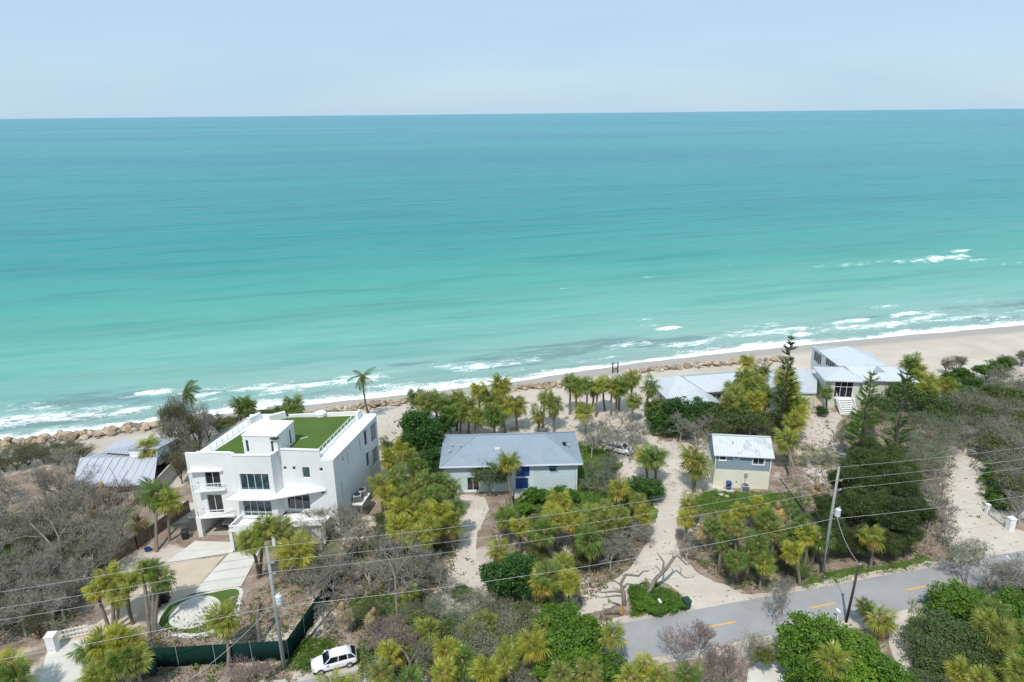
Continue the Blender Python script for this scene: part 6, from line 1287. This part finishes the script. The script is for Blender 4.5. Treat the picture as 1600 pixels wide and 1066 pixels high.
# ------------------------------------------------------------------ conifers
def norfolk(px_top, py_top, base, label, Rm, tiers, sparse=1.0, gap=0.0, tint=(1, 1, 1, 1), seed=0):
    b = G(*base); r_ = np.random.default_rng(seed); lo, hi = 3.0, 34.0
    for _ in range(40):
        m = (lo+hi)/2; v = Vector((b.x, b.y, m))-Vector((0, 0, CAM_H)); y = 533-F_PX*v.dot(_u)/v.dot(_f)
        lo, hi = (m, hi) if y > py_top else (lo, m)
    Hh = m; r = thing('norfolk_pine', label, 'pine tree', tuple(b))
    mb = MB(); mb.tube([(0, 0, 0), (.05, 0, Hh*.5), (0, 0, Hh)], [.28, .18, .03], 8); mb.build('trunk', M['darkbark'], r, smooth=True)
    V = []; Fc = []
    for t in range(tiers):
        k = t/(tiers-1); z = Hh*(.22+.775*k); L = Rm*(1-k)**.55*r_.uniform(.6, 1.15)+.3; nb = int(r_.integers(4, 7))
        if r_.random() < gap: L *= .5
        for j in range(nb):
            a = 2*math.pi*(j+r_.uniform(-.2, .2))/nb+t*.7; d = np.array([math.cos(a), math.sin(a), .12+.25*k]); side = np.array([-math.sin(a), math.cos(a), 0]); n = max(4, int(L/.16))
            if r_.random() < .15: continue
            for i in range(n):
                s = (i+1)/n
                if s < .3 and k < .8: continue
                c = np.array([0, 0, z])+d*L*s+np.array([0, 0, .18*s*s*L])
                for sd in (-1, 1, 0, -.5, .5):
                    l = .5*(.75+.4*s)*r_.uniform(.7, 1.2); u = side*sd*.75+d*.45+np.array([0, 0, .55 if sd == 0 else .25]); u /= np.linalg.norm(u); w_ = np.cross(u, [0, 0, 1.])*.5+np.array([0, 0, .4]); w_ = w_/np.linalg.norm(w_)*.065
                    q = len(V); V += [c-w_, c+w_, c+u*l+w_*.6, c+u*l-w_*.6]; Fc.append((q, q+1, q+2, q+3))
    o = link('crown', fast_mesh('crown', V, Fc, M['needle']), r); o.color = tint
norfolk(1210, 530, (1216, 692), 'tall slender dark Norfolk pine with a clubbed top among palms', 1.6, 17, gap=.3, seed=1)
norfolk(1386, 566, (1388, 745), 'taller of the twin Norfolk pines before the large beach house', 1.8, 16, tint=(1.3, 1.4, 1.2, 1), gap=.1, seed=2)
norfolk(1337, 586, (1336, 745), 'shorter of the twin Norfolk pines, left of its twin', 1.8, 15, tint=(1.6, 1.6, 1.3, 1), gap=.1, seed=3)
CAS = []
for i in range(4):
    B, ends = skeleton(900+i, 9, 2.6, 4, (9, 4, 4, 3), .35, .14, .1, .2, .55); r0 = np.random.default_rng(i); C = np.array([q for q, d in ends]+[np.array(p[2]) for l, p, a, b_ in B if l >= 2]); per = 22; n = len(C)*per
    c = np.repeat(C, per, 0)+r0.normal(0, .22, (n, 3)); d = r0.normal(0, .5, (n, 3))+np.array([0, 0, -.35]); d /= np.linalg.norm(d, axis=1)[:, None]; l_ = r0.uniform(.2, .55, (n, 1)); sd = np.cross(d, r0.normal(0, 1, (n, 3))); sd = sd/np.linalg.norm(sd, axis=1)[:, None]*.03
    Vn = np.stack([c-sd, c+sd, c+d*l_+sd*.4, c+d*l_-sd*.4], 1).reshape(-1, 3); v, f = tubes([b_ for b_ in B if b_[0] >= 2]); v, f, m = merge([(v, f, 0), (Vn, np.arange(n*4).reshape(n, 4), 1)])
    v2, f2 = tubes([b_ for b_ in B if b_[0] < 2]); CAS.append((fast_mesh('trunk', v2, f2, M['darkbark'], smooth=True), fast_mesh('crown', v, f, [M['browntwig'], M['needle']], m)))
for (px, py, H, R) in ((1325, 770, 8, 2.4), (1345, 745, 8.5, 2.6), (1365, 760, 8.5, 2.4), (1390, 765, 8.5, 2.6), (1412, 785, 8, 2.4), (1340, 800, 7.5, 2.4), (1370, 805, 7.5, 2.4), (1400, 820, 7, 2.4), (1425, 815, 6.5, 2.2), (1320, 805, 6, 2.0), (1350, 720, 8, 2.4), (1290, 800, 4.5, 1.6), (1385, 730, 8, 2.2), (1415, 755, 7.5, 2.2), (1312, 850, 4, 1.7), (1345, 852, 4.2, 1.8), (1382, 852, 4.2, 2), (1415, 846, 4.4, 1.8), (1300, 825, 5, 1.6)):
    c = P(px, py, H*.5); r = thing('australian_pine', ('tall ' if H > 7.9 else 'low ' if H < 5.5 else 'mid-height ')+'feathery dark pine in the dense stand behind the right utility pole', 'pine tree', (c.x, c.y, 0), trng.uniform(0, 6), 'dark pines behind the pole'); tm, cm = CAS[trng.integers(4)]; sc = (R/2.4, R/2.4, H/9); link('trunk', tm, r, scale=sc); o = link('crown', cm, r, scale=sc); k = trng.uniform(.7, 1.15); o.color = (k*1.1, k, k, 1)

# ------------------------------------------------------------------ ground cover
def cover(name, label, cat, polys, counts, kind_fn, mats, seed):
    r = np.random.default_rng(seed); Vs = []; Fs = []; Ms = []; b = 0
    for poly, n in zip(polys, counts):
        xs = [p[0] for p in poly]; ys = [p[1] for p in poly]; x = r.uniform(min(xs), max(xs), n); y = r.uniform(min(ys), max(ys), n)
        x = x+(fbm(x/20, y/20, seed, 3)-.5)*14; ok = inpoly(x, y, poly); x, y = x[ok], y[ok]
        w = np.array([tuple(P(a, c, 0))[:2] for a, c in zip(x, y)]); v, f, m = kind_fn(w, r); Vs.append(v); Fs.append(f+b); Ms.append(m); b += len(v)
    V = np.concatenate(Vs); o = link(name, fast_mesh(name, V, np.concatenate(Fs), mats, np.concatenate(Ms)))
    return tag(o, label, cat, None, 'stuff')
def blades(w, r, per=7, h=.32):
    n = len(w)*per; c = np.repeat(w, per, 0)+r.normal(0, .18, (n, 2)); a = r.uniform(0, 6.28, n); hh = h*r.uniform(.5, 1.4, n); ln = r.uniform(.05, .3, n); dx, dy = np.cos(a), np.sin(a)
    b0 = np.stack([c[:, 0]-dy*.03, c[:, 1]+dx*.03, np.zeros(n)], 1); b1 = np.stack([c[:, 0]+dy*.03, c[:, 1]-dx*.03, np.zeros(n)], 1); t = np.stack([c[:, 0]+dx*ln, c[:, 1]+dy*ln, hh], 1)
    return np.stack([b0, b1, t], 1).reshape(-1, 3), np.arange(n*3).reshape(n, 3), np.zeros(n)
gpx = [[(903, 690), (940, 690), (965, 720), (960, 765), (905, 770)], [(795, 775), (1020, 768), (1015, 810), (780, 810)], [(1082, 766), (1250, 772), (1262, 812), (1078, 805)], [(982, 925), (1010, 905), (1065, 930), (1068, 955), (985, 965)], [(1250, 908), (1340, 885), (1440, 868), (1455, 885), (1350, 903), (1255, 922)], [(0, 850), (55, 850), (50, 905), (0, 905)], [(545, 935), (665, 925), (665, 970), (560, 975)], [(445, 1005), (530, 995), (500, 1045), (440, 1045)], [(560, 1000), (920, 980), (900, 1066), (560, 1066)], [(1420, 940), (1600, 900), (1600, 1066), (1430, 1066)]]
cover('grass', 'tufted green grass on the verges and lawns', 'grass', gpx, [900, 1600, 1800, 1300, 900, 500, 1000, 900, 2500, 2500], blades, [M['grassblade']], 3)
def litter(w, r):
    n = len(w); a = r.uniform(0, 6.28, n); L = r.uniform(.12, .5, n); wd = r.uniform(.03, .09, n); dx, dy = np.cos(a)*L, np.sin(a)*L; ex, ey = -np.sin(a)*wd, np.cos(a)*wd; z = r.uniform(.02, .10, n); z2 = r.uniform(.02, .22, n)
    V = np.stack([np.stack([w[:, 0]-ex, w[:, 1]-ey, z], 1), np.stack([w[:, 0]+ex, w[:, 1]+ey, z], 1), np.stack([w[:, 0]+dx+ex, w[:, 1]+dy+ey, z2], 1), np.stack([w[:, 0]+dx-ex, w[:, 1]+dy-ey, z2], 1)], 1).reshape(-1, 3)
    return V, np.arange(n*4).reshape(n, 4), (r.random(n) < .3).astype(int)
lpx = [[(-10, 780), (230, 790), (160, 900), (60, 990), (-10, 1000)], [(240, 985), (450, 900), (560, 860), (640, 960), (560, 1000), (460, 1066), (200, 1066)], [(560, 820), (720, 840), (690, 960), (560, 980)], [(770, 800), (1010, 790), (990, 880), (900, 960), (760, 950)], [(1075, 800), (1290, 790), (1290, 900), (1160, 930), (1090, 880)], [(1280, 690), (1490, 690), (1490, 870), (1290, 880)], [(560, 960), (960, 965), (930, 1066), (560, 1066)], [(1220, 690), (1300, 700), (1290, 800), (1215, 790)], [(1480, 600), (1600, 570), (1600, 800), (1540, 800)], [(1000, 700), (1075, 700), (1075, 860), (1190, 935), (1000, 960), (905, 960), (1000, 870)], [(690, 775), (770, 775), (770, 960), (650, 960)], [(1476, 690), (1550, 690), (1600, 840), (1600, 890), (1480, 900)], [(600, 650), (1110, 640), (1110, 770), (920, 770), (900, 690), (600, 690)], [(1230, 640), (1310, 640), (1310, 720), (1230, 720)]]
cover('leaf_litter', 'brown fallen leaves and frond scraps under the trees', 'litter', lpx, [3500, 5500, 2600, 3500, 4500, 3500, 3500, 1200, 2500, 160, 120, 160, 900, 260], litter, [M['litter'], M['twig']], 8)
def weeds(w, r):
    per = 16; n = len(w)*per; c = np.repeat(w, per, 0)+r.normal(0, .25, (n, 2)); z = np.abs(r.normal(0, .22, n))+.03; s = r.uniform(.06, .16, (n, 1)); nn = r.normal(0, 1, (n, 3)); nn[:, 2] = abs(nn[:, 2])+.4; nn /= np.linalg.norm(nn, axis=1)[:, None]; a = np.cross(nn, r.normal(0, 1, (n, 3))); a = a/np.linalg.norm(a, axis=1)[:, None]*s; bb = np.cross(nn, a)*.7; C3 = np.concatenate([c, z[:, None]], 1)
    return np.stack([C3-a, C3-bb, C3+a, C3+bb], 1).reshape(-1, 3), np.arange(n*4).reshape(n, 4), np.repeat(r.integers(0, 3, len(w)), per)
cover('ground_cover', 'low weeds and seedlings scattered through the wood floor', 'undergrowth', lpx, [350, 420, 260, 420, 480, 350, 480, 60, 300, 8, 6, 8, 25, 15], weeds, [M['leafolive'], M['leafgrey'], M['leafbright']], 14)
